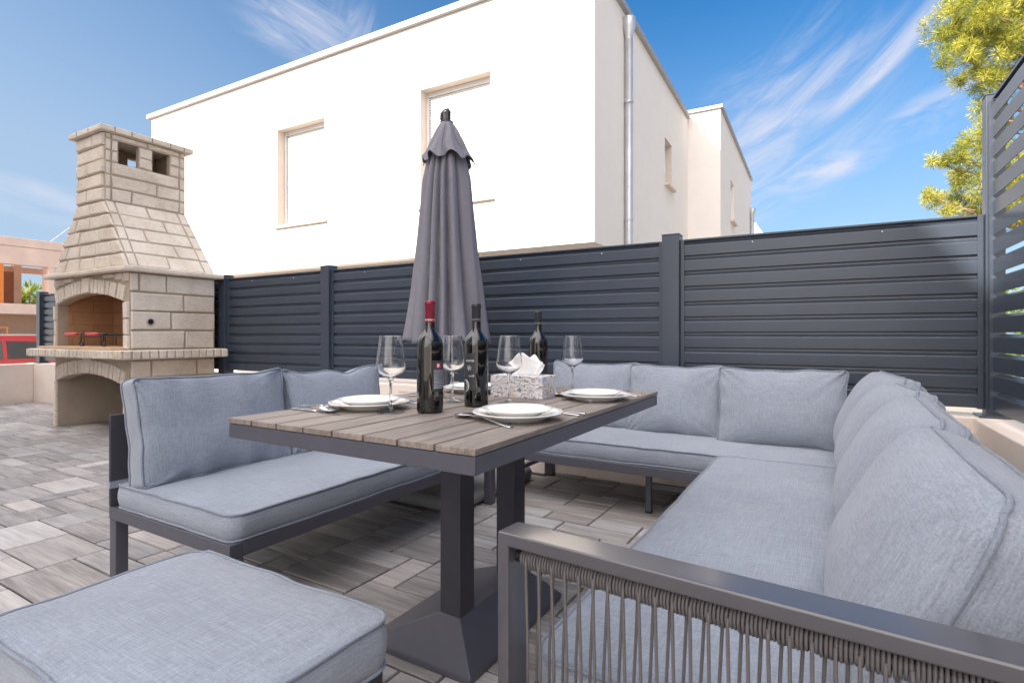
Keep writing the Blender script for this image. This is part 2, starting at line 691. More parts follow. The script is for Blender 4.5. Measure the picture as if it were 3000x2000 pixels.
def paving():
    cell = .125
    A0, B0 = -2.32 - 66 * cell, .805 - 18 * cell
    NX, NY = 100, 42
    used = [[False] * NY for _ in range(NX)]
    rnd = random.Random(21)
    bm = NB()
    lay = bm.loops.layers.color.new('pav')
    g = .0042
    ch = .003
    cS, sS = cos(R_(YS - YF)), sin(R_(YS - YF))
    for j in range(NY):
        for i in range(NX):
            if used[i][j]:
                continue
            opts = [(3, 2), (3, 1), (2, 2), (3, 1), (2, 1), (3, 1), (4, 1), (1, 2), (2, 1), (3, 2), (3, 2)]
            rnd.shuffle(opts)
            opts.append((2, 1))
            opts.append((1, 2))
            opts.append((1, 1))
            for w, h in opts:
                if i + w <= NX and j + h <= NY and all(not used[i + p][j + q] for p in range(w) for q in range(h)):
                    # avoid leaving single-cell holes
                    if i + w < NX and not used[i + w][j] and (i + w + 1 >= NX or used[i + w + 1][j]) and (w, h) != (1, 1) and rnd.random() < .8:
                        continue
                    break
            for p in range(w):
                for q in range(h):
                    used[i + p][j + q] = True
            x0, x1 = A0 + i * cell + g, A0 + (i + w) * cell - g
            y0, y1 = B0 + j * cell + g, B0 + (j + h) * cell - g
            # keep inside the terrace walls
            cx, cy = (x0 + x1) / 2, (y0 + y1) / 2
            wp = P(cx, cy)
            aS = cos(R_(YS)) * wp.x - sin(R_(YS)) * wp.y
            bS = sin(R_(YS)) * wp.x + cos(R_(YS)) * wp.y
            if bS > 3.46 or aS < -10.05 or (wp.y < -1.2):
                continue
            z = rnd.uniform(-.0012, .0012)
            col = (rnd.random(), rnd.random(), rnd.random(), 1)
            q0 = [bm.verts.new((x, y, -.021)) for x, y in ((x0, y0), (x1, y0), (x1, y1), (x0, y1))]
            q1 = [bm.verts.new((x, y, z - ch)) for x, y in ((x0, y0), (x1, y0), (x1, y1), (x0, y1))]
            q2 = [bm.verts.new((x, y, z)) for x, y in ((x0 + ch, y0 + ch), (x1 - ch, y0 + ch), (x1 - ch, y1 - ch), (x0 + ch, y1 - ch))]
            fs = [bm.faces.new(q2)]
            for k in range(4):
                l = (k + 1) % 4
                fs.append(bm.faces.new((q1[k], q1[l], q2[l], q2[k])))
                fs.append(bm.faces.new((q0[k], q0[l], q1[l], q1[k])))
            for f in fs:
                for lp in f.loops:
                    lp[lay] = col
    o = obj('paving', bm, M['paver'])
    o.rotation_euler = (0, 0, R_(-YF))
    tag(o, kind='structure')


paving()

# ---------------------------------------------------------------- low walls
t = thing('low_wall', 'low cream rendered wall carrying the long slatted fence', 'wall', 0, 3.47, 0, YS)
bm = NB()
box(bm, -10.08 - .24, .90, 0, .24, -.74, .555)
obj('wall_body', bm, M['cream'], t, bevel=.008)
t = thing('low_wall', 'low cream rendered wall on the right carrying the tall fence', 'wall', .66, 3.467, 0, YS)
bm = NB()
box(bm, 0, .24, -5.5, 0, -.74, .552)
obj('wall_body', bm, M['cream'], t, bevel=.008)
t = thing('low_wall', 'low pinkish wall at far left in front of the red car', 'wall', -10.08, 3.469, 0, YS)
bm = NB()
box(bm, -.24, 0, -5.5, 0, -.74, .548)
obj('wall_body', bm, M['cream'], t, bevel=.008)


# ---------------------------------------------------------------- back fence
def slat_profile(n, pitch):
    pts = []
    for i in range(n):
        z = i * pitch
        k_ = pitch / .0967
        pts += [(-.018, z + .001), (-.019, z + .064 * k_), (-.017, z + .067 * k_), (-.002, z + .0795 * k_), (.0, z + .083 * k_), (.0, z + pitch)]
    return pts


def fence_panel(parent, x0, x1, z0=.595, n=10, pitch=.0967, y=.085):
    pts = slat_profile(n, pitch)
    full = pts + [(.02, n * pitch), (.02, .002)]
    bm = NB()
    A = [bm.verts.new((x0, y + p[0], z0 + p[1])) for p in full]
    B = [bm.verts.new((x1, y + p[0], z0 + p[1])) for p in full]
    k = len(full)
    for i in range(k):
        j = (i + 1) % k
        bm.faces.new((A[i], A[j], B[j], B[i]))
    p = obj('slat_panel', bm, M['fence'], parent)
    md = p.modifiers.new('bevel', 'BEVEL')
    md.width = .0015
    md.segments = 2
    md.limit_method = 'ANGLE'
    p.data.shade_smooth()
    md2 = p.modifiers.new('wn', 'WEIGHTED_NORMAL')
    # side channels and top cap
    bm = NB()
    bm.free()
    for s in (x0 - .012, x1 - .012):
        bm = NB()
        box(bm, s, s + .024, y - .024, y + .028, z0 - .004, z0 + n * pitch + .006)
        obj('side_channel', bm, M['fence'], p, bevel=.0015)
    bm = NB()
    box(bm, x0 + .013, x1 - .013, y - .021, y + .024, z0 + n * pitch - .004, z0 + n * pitch + .008)
    obj('top_cap', bm, M['fence'], p, bevel=.002)
    bm = NB()
    L = x1 - x0
    bm.free()
    for q in (.28, .72):
        bm = NB()
        tube(bm, [(x0 + L * q, y - .018, z0 + n * pitch - .040), (x0 + L * q, y - .0215, z0 + n * pitch - .040)], .0035, 8)
        obj('screw', bm, M['print'], p)
    return p


fence = thing('slatted_fence', 'long anthracite fence of horizontal slats on the low back wall', 'fence', 0, 3.47, 0, YS)
FP = [-.83, -2.405, -3.98, -5.555, -7.13, -8.705, -10.02]
hw = .054
for i, x in enumerate(FP):
    bm = NB()
    box(bm, x - hw, x + hw, .03, .14, .558, 1.600)
    p = obj('fence_post', bm, M['fence'], fence, bevel=.003)
    bm = NB()
    box(bm, x - hw - .002, x + hw + .002, .028, .142, 1.601, 1.607)
    obj('post_cap', bm, M['fence'], p, bevel=.001)
    bm = NB()
    box(bm, x - hw - .03, x + hw + .03, .012, .158, .556, .564)
    obj('base_plate', bm, M['fence'], p, bevel=.002)
ends = [.712] + FP
for i in range(len(ends) - 1):
    xr = ends[i] - (hw + .014 if i else .012)
    xl = ends[i + 1] + hw + .014
    fence_panel(fence, xl, xr)

# tall side fence
sf = thing('slatted_fence', 'tall anthracite fence with open gaps at the right edge, taller than the long one', 'fence', .752, 3.54, 0, YS)
bm = NB()
box(bm, -.0375, .0375, -.0375, .0375, .556, 2.15)
p = obj('fence_post', bm, M['fence'], sf, bevel=.003)
bm = NB()
box(bm, -.04, .04, -.04, .04, 2.151, 2.157)
obj('post_cap', bm, M['fence'], p, bevel=.001)
bm = NB()
box(bm, -.07, .09, -.07, .07, .556, .566)
obj('base_plate', bm, M['fence'], p, bevel=.002)
bm = NB()
zt = 2.115
n = 16
pit = (zt - .59) / n
for i in range(n):
    z = .59 + i * pit
    prism(bm, [(-.016, z + .004), (-.013, z + .004), (-.013, z + pit * .76), (.016, z + pit * .92), (.014, z + pit * .95),
               (-.016, z + pit * .79)], -.065, -3.6, 'y')
obj('slat_panel', bm, M['fence'], sf)
bm = NB()
box(bm, -.03, .03, -.066, -.040, .585, zt)
obj('side_channel', bm, M['fence'], sf, bevel=.002)
bm = NB()
box(bm, -.02, .02, -.067, -3.6, zt + .001, zt + .012)
obj('top_cap', bm, M['fence'], sf, bevel=.002)
for yy in (-1.85, -3.64):
    bm = NB()
    box(bm, .02, .095, yy - .0375, yy + .0375, .556, 2.18)
    obj('fence_post', bm, M['fence'], sf, bevel=.003)

# ---------------------------------------------------------------- neighbour house
C0 = Vector((1.126, 7.43, 0))
cb, sb_ = cos(R_(YB)), sin(R_(YB))
a0 = cb * C0.x - sb_ * C0.y
b0 = sb_ * C0.x + cb * C0.y
nb = thing('white_house', 'large white rendered house with flat roof and overhanging upper floor behind the fence', 'house', a0, b0, 0, YB)


def wall_with_holes(bm, u0, u1, z0, z1, holes, put):
    """front wall sheet split round rectangular holes; put(u,z)->xyz"""
    us = sorted({u0, u1, *[h[0] for h in holes], *[h[1] for h in holes]})
    zs = sorted({z0, z1, *[h[2] for h in holes], *[h[3] for h in holes]})
    for i in range(len(us) - 1):
        for j in range(len(zs) - 1):
            cu, cz = (us[i] + us[i + 1]) / 2, (zs[j] + zs[j + 1]) / 2
            if any(h[0] < cu < h[1] and h[2] < cz < h[3] for h in holes):
                continue
            bm.faces.new([bm.verts.new(put(*q)) for q in ((us[i], zs[j]), (us[i + 1], zs[j]), (us[i + 1], zs[j + 1]), (us[i], zs[j + 1]))])


ZS, ZR = 2.245, 6.06
XL = -11.04
W1 = (-6.55, -5.245, 3.10, 4.975)
W2 = (-3.015, -1.665, 3.07, 4.98)
S1 = (3.985, 4.59, 4.03, 4.95)
bm = NB()
wall_with_holes(bm, XL, 0, ZS, ZR, [W1, W2], lambda u, z: (u, 0, z))
wall_with_holes(bm, 0, 6.25, ZS, ZR, [S1], lambda u, z: (0, u, z))
dep = .19
rv = NB()
for (u0, u1, z0, z1) in (W1, W2):       # reveals
    for q in (((u0, 0, z0), (u0, dep, z0), (u0, dep, z1), (u0, 0, z1)), ((u1, 0, z0), (u1, dep, z0), (u1, dep, z1), (u1, 0, z1)),
              ((u0, 0, z1), (u1, 0, z1), (u1, dep, z1), (u0, dep, z1)), ((u0, 0, z0), (u1, 0, z0), (u1, dep, z0), (u0, dep, z0))):
        rv.faces.new([rv.verts.new(p) for p in q])
u0, u1, z0, z1 = S1
d2 = -.16
for q in (((0, u0, z0), (d2, u0, z0), (d2, u0, z1), (0, u0, z1)), ((0, u1, z0), (d2, u1, z0), (d2, u1, z1), (0, u1, z1)),
          ((0, u0, z1), (0, u1, z1), (d2, u1, z1), (d2, u0, z1)), ((0, u0, z0), (0, u1, z0), (d2, u1, z0), (d2, u0, z0))):
    rv.faces.new([rv.verts.new(p) for p in q])
bmesh.ops.remove_doubles(rv, verts=rv.verts, dist=.0005)
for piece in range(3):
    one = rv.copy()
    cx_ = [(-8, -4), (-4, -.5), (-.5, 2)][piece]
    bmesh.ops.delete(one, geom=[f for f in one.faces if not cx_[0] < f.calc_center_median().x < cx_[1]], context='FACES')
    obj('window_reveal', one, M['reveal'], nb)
rv.free()
# soffit, back, left, roof deck
bm.faces.new([bm.verts.new(p) for p in ((XL, 0, ZS), (0, 0, ZS), (0, 13.2, ZS), (XL, 13.2, ZS))])
bm.faces.new([bm.verts.new(p) for p in ((XL, 0, ZR), (0, 0, ZR), (0, 6.25, ZR), (XL, 6.25, ZR))])
bm.faces.new([bm.verts.new(p) for p in ((XL, 0, ZS), (XL, 6.25, ZS), (XL, 6.25, ZR), (XL, 0, ZR))])
bmesh.ops.remove_doubles(bm, verts=bm.verts, dist=.0005)
upper = obj('upper_wall', bm, M['plasterw'], nb)
# wing
ZW = 6.20
SW = (1.70 + 6.25, 2.38 + 6.25, 3.95, 4.99)
bm = NB()
wall_with_holes(bm, .73, .73 + .0001, 0, .1, [], lambda u, z: (u, 6.25, z))
bm.free()
bm = NB()
wall_with_holes(bm, -.6, .73, ZS - 2.9, ZW, [], lambda u, z: (u, 6.25, z))
wall_with_holes(bm, 6.25, 13.0, ZS - 2.9, ZW, [SW], lambda u, z: (.73, u, z))
u0, u1, z0, z1 = SW
x0, x1 = .73, .57
for q in (((x0, u0, z0), (x1, u0, z0), (x1, u0, z1), (x0, u0, z1)), ((x0, u1, z0), (x1, u1, z0), (x1, u1, z1), (x0, u1, z1)),
          ((x0, u0, z1), (x0, u1, z1), (x1, u1, z1), (x1, u0, z1)), ((x0, u0, z0), (x0, u1, z0), (x1, u1, z0), (x1, u0, z0))):
    bm.faces.new([bm.verts.new(p) for p in q])
bm.faces.new([bm.verts.new(p) for p in ((XL, 6.25, ZW), (.73, 6.25, ZW), (.73, 13, ZW), (XL, 13, ZW))])
bm.faces.new([bm.verts.new(p) for p in ((XL, 13, -.7), (.73, 13, -.7), (.73, 13, ZW), (XL, 13, ZW))])
bm.faces.new([bm.verts.new(p) for p in ((XL, 6.25, ZR + .002), (-.6, 6.25, ZR + .002), (-.6, 6.25, ZW), (XL, 6.25, ZW))])
obj('wing_wall', bm, M['plasterw'], nb)
# ground floor
bm = NB()
box(bm, XL + .25, -3.1, .32, 6.2, -.745, ZS - .003)
box(bm, -3.098, -.5, 3.2, 6.2, -.745, ZS - .003)
obj('ground_floor_wall', bm, M['plasterw'], nb)
# roof edge flashing
bm = NB()
box(bm, XL - .10, .07, -.07, .20, ZR + .001, ZR + .10)
box(bm, -.20, .07, .202, 6.18, ZR + .001, ZR + .10)
box(bm, XL - .10, XL + .15, .202, 6.18, ZR + .001, ZR + .10)
obj('roof_edge', bm, M['flash'], nb, bevel=.006)
bm = NB()
box(bm, -.2, .79, 6.19, 6.35, ZW + .001, ZW + .08)
box(bm, .55, .79, 6.352, 13.05, ZW + .001, ZW + .08)
obj('roof_edge', bm, M['flash'], nb, bevel=.006)


def shutter_window(parent, u0, u1, z0, z1, y, face='front', off=0.0):
    w = NB()
    g = .05
    # frame
    def bx(b_, a, b, z_0, z_1, d0, d1):
        if face == 'front':
            box(b_, a, b, y + d0, y + d1, z_0, z_1)
        else:
            box(b_, off - d1, off - d0, a, b, z_0, z_1)
    bx(w, u0 + .001, u0 + .04, z0, z1, -.03, .02)
    bx(w, u1 - .04, u1 - .001, z0, z1, -.03, .02)
    bx(w, u0 + .041, u1 - .041, z1 - .07, z1 - .001, -.03, .02)
    wo_ = obj('window', w, M['trim'], parent, bevel=.004)
    s = NB()
    nsl = int((z1 - z0 - .07) / .042)
    pz = (z1 - z0 - .07) / nsl
    prof = [(.0, z0)]
    for i in range(nsl):
        z = z0 + i * pz
        prof += [(.006, z + .003), (-.004, z + pz * .3), (-.004, z + pz * .7), (.006, z + pz - .003)]
    if face == 'front':
        A = [s.verts.new((u0 + .04, y + p[0], p[1])) for p in prof]
        B = [s.verts.new((u1 - .04, y + p[0], p[1])) for p in prof]
    else:
        A = [s.verts.new((off - p[0], u0 + .04, p[1])) for p in prof]
        B = [s.verts.new((off - p[0], u1 - .04, p[1])) for p in prof]
    for i in range(len(prof) - 1):
        s.faces.new((A[i], A[i + 1], B[i + 1], B[i]))
    obj('shutter', s, M['shutter'], wo_)
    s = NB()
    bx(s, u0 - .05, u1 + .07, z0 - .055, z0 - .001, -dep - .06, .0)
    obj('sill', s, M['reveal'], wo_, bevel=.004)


shutter_window(nb, *W1, dep)
shutter_window(nb, *W2, dep)
shutter_window(nb, *S1, 0, 'side', d2)
shutter_window(nb, *SW, 0, 'side', x1)


def downpipe(parent, x, y, ztop, zbot, r=.06):
    bm = NB()
    tube(bm, [(x, y, zbot), (x, y, ztop - .35)], r, 16)
    lathe(bm, [(r, ztop - .36), (r * 1.0, ztop - .3), (r * 1.7, ztop - .16), (r * 1.75, ztop - .02), (r * 1.3, ztop), (0, ztop)], 20, (x, y))
    o = obj('downpipe', bm, M['galv'], parent, smooth=True)
    for z in (ztop - 1.35, ztop - 3.2, ztop - 5):
        b2 = NB()
        lathe(b2, [(r + .001, z), (r + .009, z), (r + .009, z + .035), (r + .001, z + .035)], 18, (x, y))
        box(b2, x - .12, x - r * .9, y - .012, y + .012, z + .008, z + .03)
        obj('pipe_clip', b2, M['galv'], o, bevel=.001)


downpipe(nb, .075, 1.34, 5.97, -.7, .062)
downpipe(nb, .80, 12.7, 5.2, -.7, .06)
bm = NB()
tube(bm, [(-1.2, .62, ZS - .001), (-1.2, .62, ZS - .085)], .055, 20)
obj('soffit_lamp', bm, M['trim'], nb, smooth=False)

# small far house at the right of the big one
dh = thing('distant_house', 'tiny white house corner with chimney stub far behind, right of the big house', 'house', 0, 0, 0, 0)
dh.location = (.4475 * 36, 36, -.75)
bm = NB()
box(bm, -1.2, 0.10, 0, 6, 0, 9.2)
prism(bm, [(.101, 0), (.8, 0), (.8, 8.2), (.101, 9.1)], 0, 6, 'y')
obj('wall', bm, M['plasterw'], dh)
bm = NB()
box(bm, -.25, .04, .5, 1.0, 9.201, 9.65)
box(bm, -.30, .09, .45, 1.05, 9.651, 9.75)
obj('chimney', bm, M['plasterw'], dh)

# ---------------------------------------------------------------- the photographer's own house: it shades the terrace
oh = thing('home_house', 'white two storey house behind the camera whose shadow covers the terrace', 'house', -3.70, -2.5, 0, YS)
bm = NB()
box(bm, -11.5, 0, -8, 0, -.74, 7.15)
obj('wall', bm, M['plasterw'], oh)
bm = NB()
box(bm, -11.6, .08, -8.1, .08, 7.151, 7.26)
obj('roof', bm, M['trim'], oh)
for x in (-9.5, -6.2, -2.6):
    for z in (.05, 3.9):
        bm = NB()
        box(bm, x, x + 1.5, .004, .03, z, z + 2.1)
        w = obj('window', bm, M['trim'], oh)
        bm = NB()
        box(bm, x + .07, x + 1.43, .031, .036, z + .07, z + 2.03)
        obj('pane', bm, M['carglass'], w)

rh = thing('fill_house', 'plain white house added unseen beyond the tall slatted fence to bounce warm light', 'house', 9.0, -2.0, 0, YS)  # added out of view, its lit walls throw warm fill light back
bm = NB()
box(bm, 0, 8, -10, 7, -.74, 6.4)
obj('wall', bm, M['plasterw'], rh)
bm = NB()
box(bm, -.08, 8.1, -10.1, 7.1, 6.401, 6.5)
obj('roof', bm, M['trim'], rh)
for y in (-7, -3, 1.5, 4.5):
    bm = NB()
    box(bm, -.02, -.002, y, y + 1.2, 3.2, 4.9)
    w = obj('window', bm, M['trim'], rh)
    bm = NB()
    box(bm, -.026, -.0205, y + .06, y + 1.14, 3.26, 4.84)
    obj('pane', bm, M['carglass'], w)

# ---------------------------------------------------------------- unfinished building on the left
ub = thing('unfinished_house', 'unfinished concrete house frame with orange wall beyond the red car', 'house', -32, 0, 0, YS)
bm = NB()
box(bm, -5, 0, 2, 16, 5.05, 5.45)
box(bm, -.5, -.02, 2, 16, 4.22, 5.04)
obj('roof', bm, M['concrete'], ub, bevel=.02)
bm = NB()
box(bm, -5, .1, 2, 16, 1.95, 2.42)
obj('floor_slab', bm, M['concrete'], ub, bevel=.02)
for (x0_, x1_, y0_, y1_) in ((-.70, -.021, 11.59, 11.83), (-.70, -.021, 14, 14.5), (-4.2, -3.8, 11.54, 11.84), (-4.2, -3.8, 15, 15.4)):
    bm = NB()
    box(bm, x0_, x1_, y0_, y1_, 2.421, 4.219 if x0_ > -1 else 4.6)
    obj('column', bm, M['concrete'], ub, bevel=.01)
bm = NB()
box(bm, -4.3, -4.0, 2, 16, 4.2, 4.5)
obj('rear_beam', bm, M['concrete'], ub, bevel=.01)
bm = NB()
box(bm, -.45, -.03, 8.0, 9.96, 2.421, 4.219)
obj('orange_wall', bm, M['orange'], ub)
bm = NB()
box(bm, -4.1, -3.85, 8.0, 11.53, 2.421, 4.19)
obj('brick_wall', bm, M['brownwall'], ub)
bm = NB()
box(bm, -1.6, -1.4, 2, 16, -.74, 1.949)
obj('ground_floor_wall', bm, simple('lower_render', (.42, .29, .22), .9), ub)
bm = NB()
for z in (-.2, 1.3):
    box(bm, .3, .34, 8.3, 10.0, z + .0, z + .05)
for y in (8.3, 9.1, 9.95):
    box(bm, .3, .34, y, y + .05, -.74, 1.299)
obj('railing', bm, M['orange'], ub)
bm = NB()
tube(bm, [(-1.5, 12.0, 5.45), (-1.5, 13.0, 6.5)], .02, 6)
tube(bm, [(-1.5, 13.0, 6.5), (-1.5, 13.0, 5.4)], .015, 6)
obj('antenna', bm, M['galv'], ub)


# ---------------------------------------------------------------- foliage
def leaf_cloud(bm, lay, centers, n, size, rnd, spread=1.0, shape=(1, 1, 1), rad_=.8):
    for (c, r, tone) in centers:
        for k in range(n):
            d = Vector((rnd.gauss(0, 1), rnd.gauss(0, 1), rnd.gauss(0, 1))).normalized()
            p = Vector(c) + Vector((d.x * shape[0], d.y * shape[1], d.z * shape[2])) * (r * rnd.random() ** .45)
            ax = (d + Vector((rnd.uniform(-rad_, rad_), rnd.uniform(-rad_, rad_), rnd.uniform(-.3 * rad_, rad_)))).normalized()
            sd_ = ax.cross(Vector((rnd.uniform(-1, 1), rnd.uniform(-1, 1), rnd.uniform(-1, 1)))).normalized()
            L = size[0] * rnd.uniform(.6, 1.3)
            w = size[1] * rnd.uniform(.6, 1.3)
            v = [bm.verts.new(p - sd_ * w), bm.verts.new(p + ax * L * .6 - sd_ * w * .8), bm.verts.new(p + ax * L), bm.verts.new(p + ax * L * .6 + sd_ * w * .8),
                 bm.verts.new(p + sd_ * w)]
            f = bm.faces.new(v)
            tv = max(0, min(1, tone + rnd.uniform(-.3, .3)))
            for lp in f.loops:
                lp[lay] = (tv, tv, tv, 1)


def W3(px, py, Y):
    """world point seen at a full-size picture position at distance Y"""
    return Vector(((px - 1500) / F * Y, Y, H + (983 - py) / F * Y))


rnd = random.Random(5)
pt = thing('pine_tree', 'tall pine with bright yellow green needles behind the tall fence', 'tree', 0, 0, 0, 0)
base = Vector((12.2, 11.5, -.75))
pt.location = base
bm = NB()
trunk = [Vector((0, 0, 0)), Vector((.1, .1, 2.5)), Vector((-.2, .2, 4.6)), Vector((-.5, .0, 6.4)), Vector((-.7, -.1, 8.4)), Vector((-.9, 0, 10.0))]
tube(bm, trunk, .2, 10, radii=[.34, .28, .24, .20, .14, .06])
obj('trunk', bm, M['bark'], pt, smooth=True)
targets = []
upper_c = [(2800, 60, 100), (2880, 20, 90), (2850, 120, 100), (2930, 80, 110), (2800, 160, 75), (2870, 205, 85), (2820, 225, 60), (2960, 160, 95),
           (2990, 40, 110), (3060, 110, 120), (2930, 240, 60), (2790, 100, 70), (2830, -20, 90), (2920, -60, 110), (3020, -80, 120), (3000, 230, 70),
           (2860, 255, 35), (2900, 215, 55), (3090, 220, 90), (3130, 20, 120)]
lower_c = [(2885, 330, 45), (2880, 400, 55), (2850, 430, 55), (2800, 450, 48), (2765, 480, 42), (2740, 475, 30), (2830, 500, 55), (2800, 540, 42),
           (2870, 540, 45), (2730, 585, 35), (2770, 590, 45), (2830, 600, 52), (2715, 572, 22), (2880, 620, 55), (2840, 640, 40), (2930, 480, 90),
           (2960, 600, 90), (2950, 380, 80), (3040, 520, 100), (2790, 620, 28), (2920, 670, 60), (2900, 300, 40)]
bl = NB()
lay = bl.loops.layers.color.new('tone')
cents = []
for (x, y, r) in upper_c + lower_c:
    Y = 11.4 + rnd.uniform(-.7, .7)
    c = W3(x, y, Y) - base
    rr = max(.12, (r - (22 if y < 290 else 8)) / F * Y)
    targets.append((c, rr))
    m_ = max(5, int(rr * rr * 150))
    for k in range(m_):
        d = Vector((rnd.gauss(0, 1), rnd.gauss(0, 1), rnd.gauss(0, 1))).normalized() * rr * rnd.random() ** .5
        cents.append((c + d, .07 + .05 * rnd.random(), rnd.choice((.15, .35, .6, .85, .9))))
leaf_cloud(bl, lay, cents, 80, (.095, .0052), rnd, rad_=.35)
obj('crown', bl, M['pine'], pt)
bm = NB()
for i, (c, rr) in enumerate(targets):
    # limb from the trunk to each clump
    zt_ = min(9.4, max(3.2, c.z - .5 - .12 * abs(c.x)))
    k = 0
    while k < len(trunk) - 2 and trunk[k + 1].z < zt_:
        k += 1
    f = (zt_ - trunk[k].z) / (trunk[k + 1].z - trunk[k].z)
    s0 = trunk[k].lerp(trunk[k + 1], f)
    mid = s0.lerp(c, .5) + Vector((rnd.uniform(-.2, .2), rnd.uniform(-.2, .2), rnd.uniform(.0, .35)))
    q = c.lerp(s0, .15)
    tube(bm, [s0, s0.lerp(mid, .5) + Vector((0, 0, .05)), mid, mid.lerp(q, .5), q, c], .05, 6, radii=[.06, .045, .034, .024, .014, .006])
obj('limb', bm, M['bark'], pt, smooth=True)

# bush seen through the unfinished house
bt = thing('leafy_tree', 'yellow green bushy tree seen through the concrete house frame', 'tree', -40, 14.4, -.75, YS)
bl = NB()
lay = bl.loops.layers.color.new('tone')
cents = [(Vector((rnd.uniform(-1, 1), rnd.uniform(-3.2, 2.6), rnd.uniform(1.5, 4.3))), .6, rnd.choice((.6, .9, 1))) for _ in range(70)]
leaf_cloud(bl, lay, cents, 60, (.4, .06), rnd)
obj('crown', bl, M['leaf'], bt)
bm = NB()
tube(bm, [(0, 0, 0), (.1, .2, 1.5), (0, .1, 3)], .15, 8)
obj('trunk', bm, M['bark'], bt)
# hedge right of the tall fence
hg = thing('hedge', 'green hedge glimpsed through the gaps of the tall fence', 'hedge', 3.8, 8.5, -.75, YS)
bl = NB()
lay = bl.loops.layers.color.new('tone')
cents = [(Vector((rnd.uniform(-.45, .45), rnd.uniform(-8, 7), rnd.uniform(.2, 2.7))), .45, rnd.choice((.1, .3, .6))) for _ in range(330)]
leaf_cloud(bl, lay, cents, 34, (.12, .04), rnd)
obj('foliage', bl, M['leaf'], hg)

# ---------------------------------------------------------------- red car
car = thing('parked_car', 'red sport utility car parked beyond the low wall at far left', 'car', -18.3, 5.0, -.75, YS)
# the car points along +b (away), seen from its right side; x is across (toward us = +x), y along
L2 = 4.5
prof = [(-.75, .38), (-.83, .75), (-.80, 1.10), (-.62, 1.30), (-.42, 1.62), (-.15, 1.70), (.9, 1.71), (1.7, 1.62), (2.35, 1.20), (2.8, 1.08), (3.4, .98), (3.62, .80),
        (3.66, .45), (3.5, .30), (2.0, .24), (0.6, .24), (-.6, .28)]
bm = NB()
def side_x(z):
    return .92 if z < 1.05 else .92 - (z - 1.05) * .33
n_ = len(prof)
A = [bm.verts.new((side_x(z), y, z)) for y, z in prof]
B = [bm.verts.new((-side_x(z), y, z)) for y, z in prof]
for i in range(n_):
    j = (i + 1) % n_
    bm.faces.new((A[i], A[j], B[j], B[i]))
bm.faces.new(A[::-1])
bm.faces.new(B)
body = obj('body', bm, M['carred'], car, bevel=.05, seg=3)
for pts_ in ([(-.46, 1.16), (-.30, 1.52), (.42, 1.58), (.42, 1.14)], [(.50, 1.14), (.50, 1.58), (1.45, 1.54), (1.75, 1.42), (2.05, 1.14)]):
    bm = NB()
    vs = [bm.verts.new((side_x(z) + .006, y, z)) for y, z in pts_]
    ws = [bm.verts.new((side_x(z) - .01, y, z)) for y, z in pts_]
    bm.faces.new(vs)
    for i in range(len(vs)):
        j = (i + 1) % len(vs)
        bm.faces.new((vs[i], vs[j], ws[j], ws[i]))
    obj('side_window', bm, M['carglass'], body)
bm = NB()
box(bm, .926, .946, 0.12, .30, 1.02, 1.045)
obj('door_handle', bm, M['carred'], body, bevel=.004)
bm = NB()
box(bm, .84, .86, -.2, 1.6, 1.722, 1.745)
obj('roof_rail', bm, M['galv'], body, bevel=.004)
for yy in (.0, 2.75):
    for sx in (1, -1):
        bm = NB()
        tube(bm, [(sx * .70, yy, .36), (sx * .935, yy, .36)], .36, 28)
        w = obj('wheel', bm, M['rubber'], car, bevel=.02)
        bm = NB()
        tube(bm, [(sx * .936, yy, .36), (sx * .945, yy, .36)], .25, 20)
        obj('rim', bm, M['galv'], w)
    bm = NB()
    pts_ = [(cos(q) * .43 + yy, sin(q) * .43 + .36) for q in [pi * k / 14 for k in range(15)]]
    pts_ += [(cos(q) * .375 + yy, sin(q) * .375 + .36) for q in [pi * k / 14 for k in range(14, -1, -1)]]
    prism(bm, pts_, .915, .945, 'x')
    obj('wheel_arch', bm, M['black'], body)


# ---------------------------------------------------------------- masonry barbecue
bq = thing('stone_barbecue', 'tall cast stone garden barbecue with arched hearth and chimney', 'barbecue', -7.074, 2.62, 0, YS)
BW, BD = 1.511, .81      # local x 0..BW, y 0..BD


def stone(bm, o, u, v, n, quad, h=.018, c=.011, g=.007, rnd=random):
    """a raised block on a face: quad = 4 (u,v) corners"""
    jt = min(.006, .05 * abs(quad[2][0] - quad[0][0]), .05 * abs(quad[2][1] - quad[0][1]))
    quad = [(q[0] + rnd.uniform(-jt, jt), q[1] + rnd.uniform(-jt, jt)) for q in quad]
    cu = sum(q[0] for q in quad) / 4
    cv = sum(q[1] for q in quad) / 4
    def ins(q, d):
        du, dv = cu - q[0], cv - q[1]
        return (q[0] + math.copysign(min(abs(du), d), du), q[1] + math.copysign(min(abs(dv), d), dv))
    b0_ = [ins(q, g) for q in quad]
    b1_ = [ins(q, g + c * rnd.uniform(.7, 1.3)) for q in quad]
    hh = h * rnd.uniform(.8, 1.25)
    V0 = [bm.verts.new(o + u * q[0] + v * q[1] - n * .002) for q in b0_]
    Vm = [bm.verts.new(o + u * ((q[0] * .65 + p[0] * .35)) + v * ((q[1] * .65 + p[1] * .35)) + n * hh * .72) for q, p in zip(b0_, b1_)]
    V1 = [bm.verts.new(o + u * q[0] + v * q[1] + n * (hh + rnd.uniform(-.001, .001))) for q in b1_]
    bm.faces.new(V1)
    for k in range(4):
        l = (k + 1) % 4
        bm.faces.new((V0[k], V0[l], Vm[l], Vm[k]))
        bm.faces.new((Vm[k], Vm[l], V1[l], V1[k]))


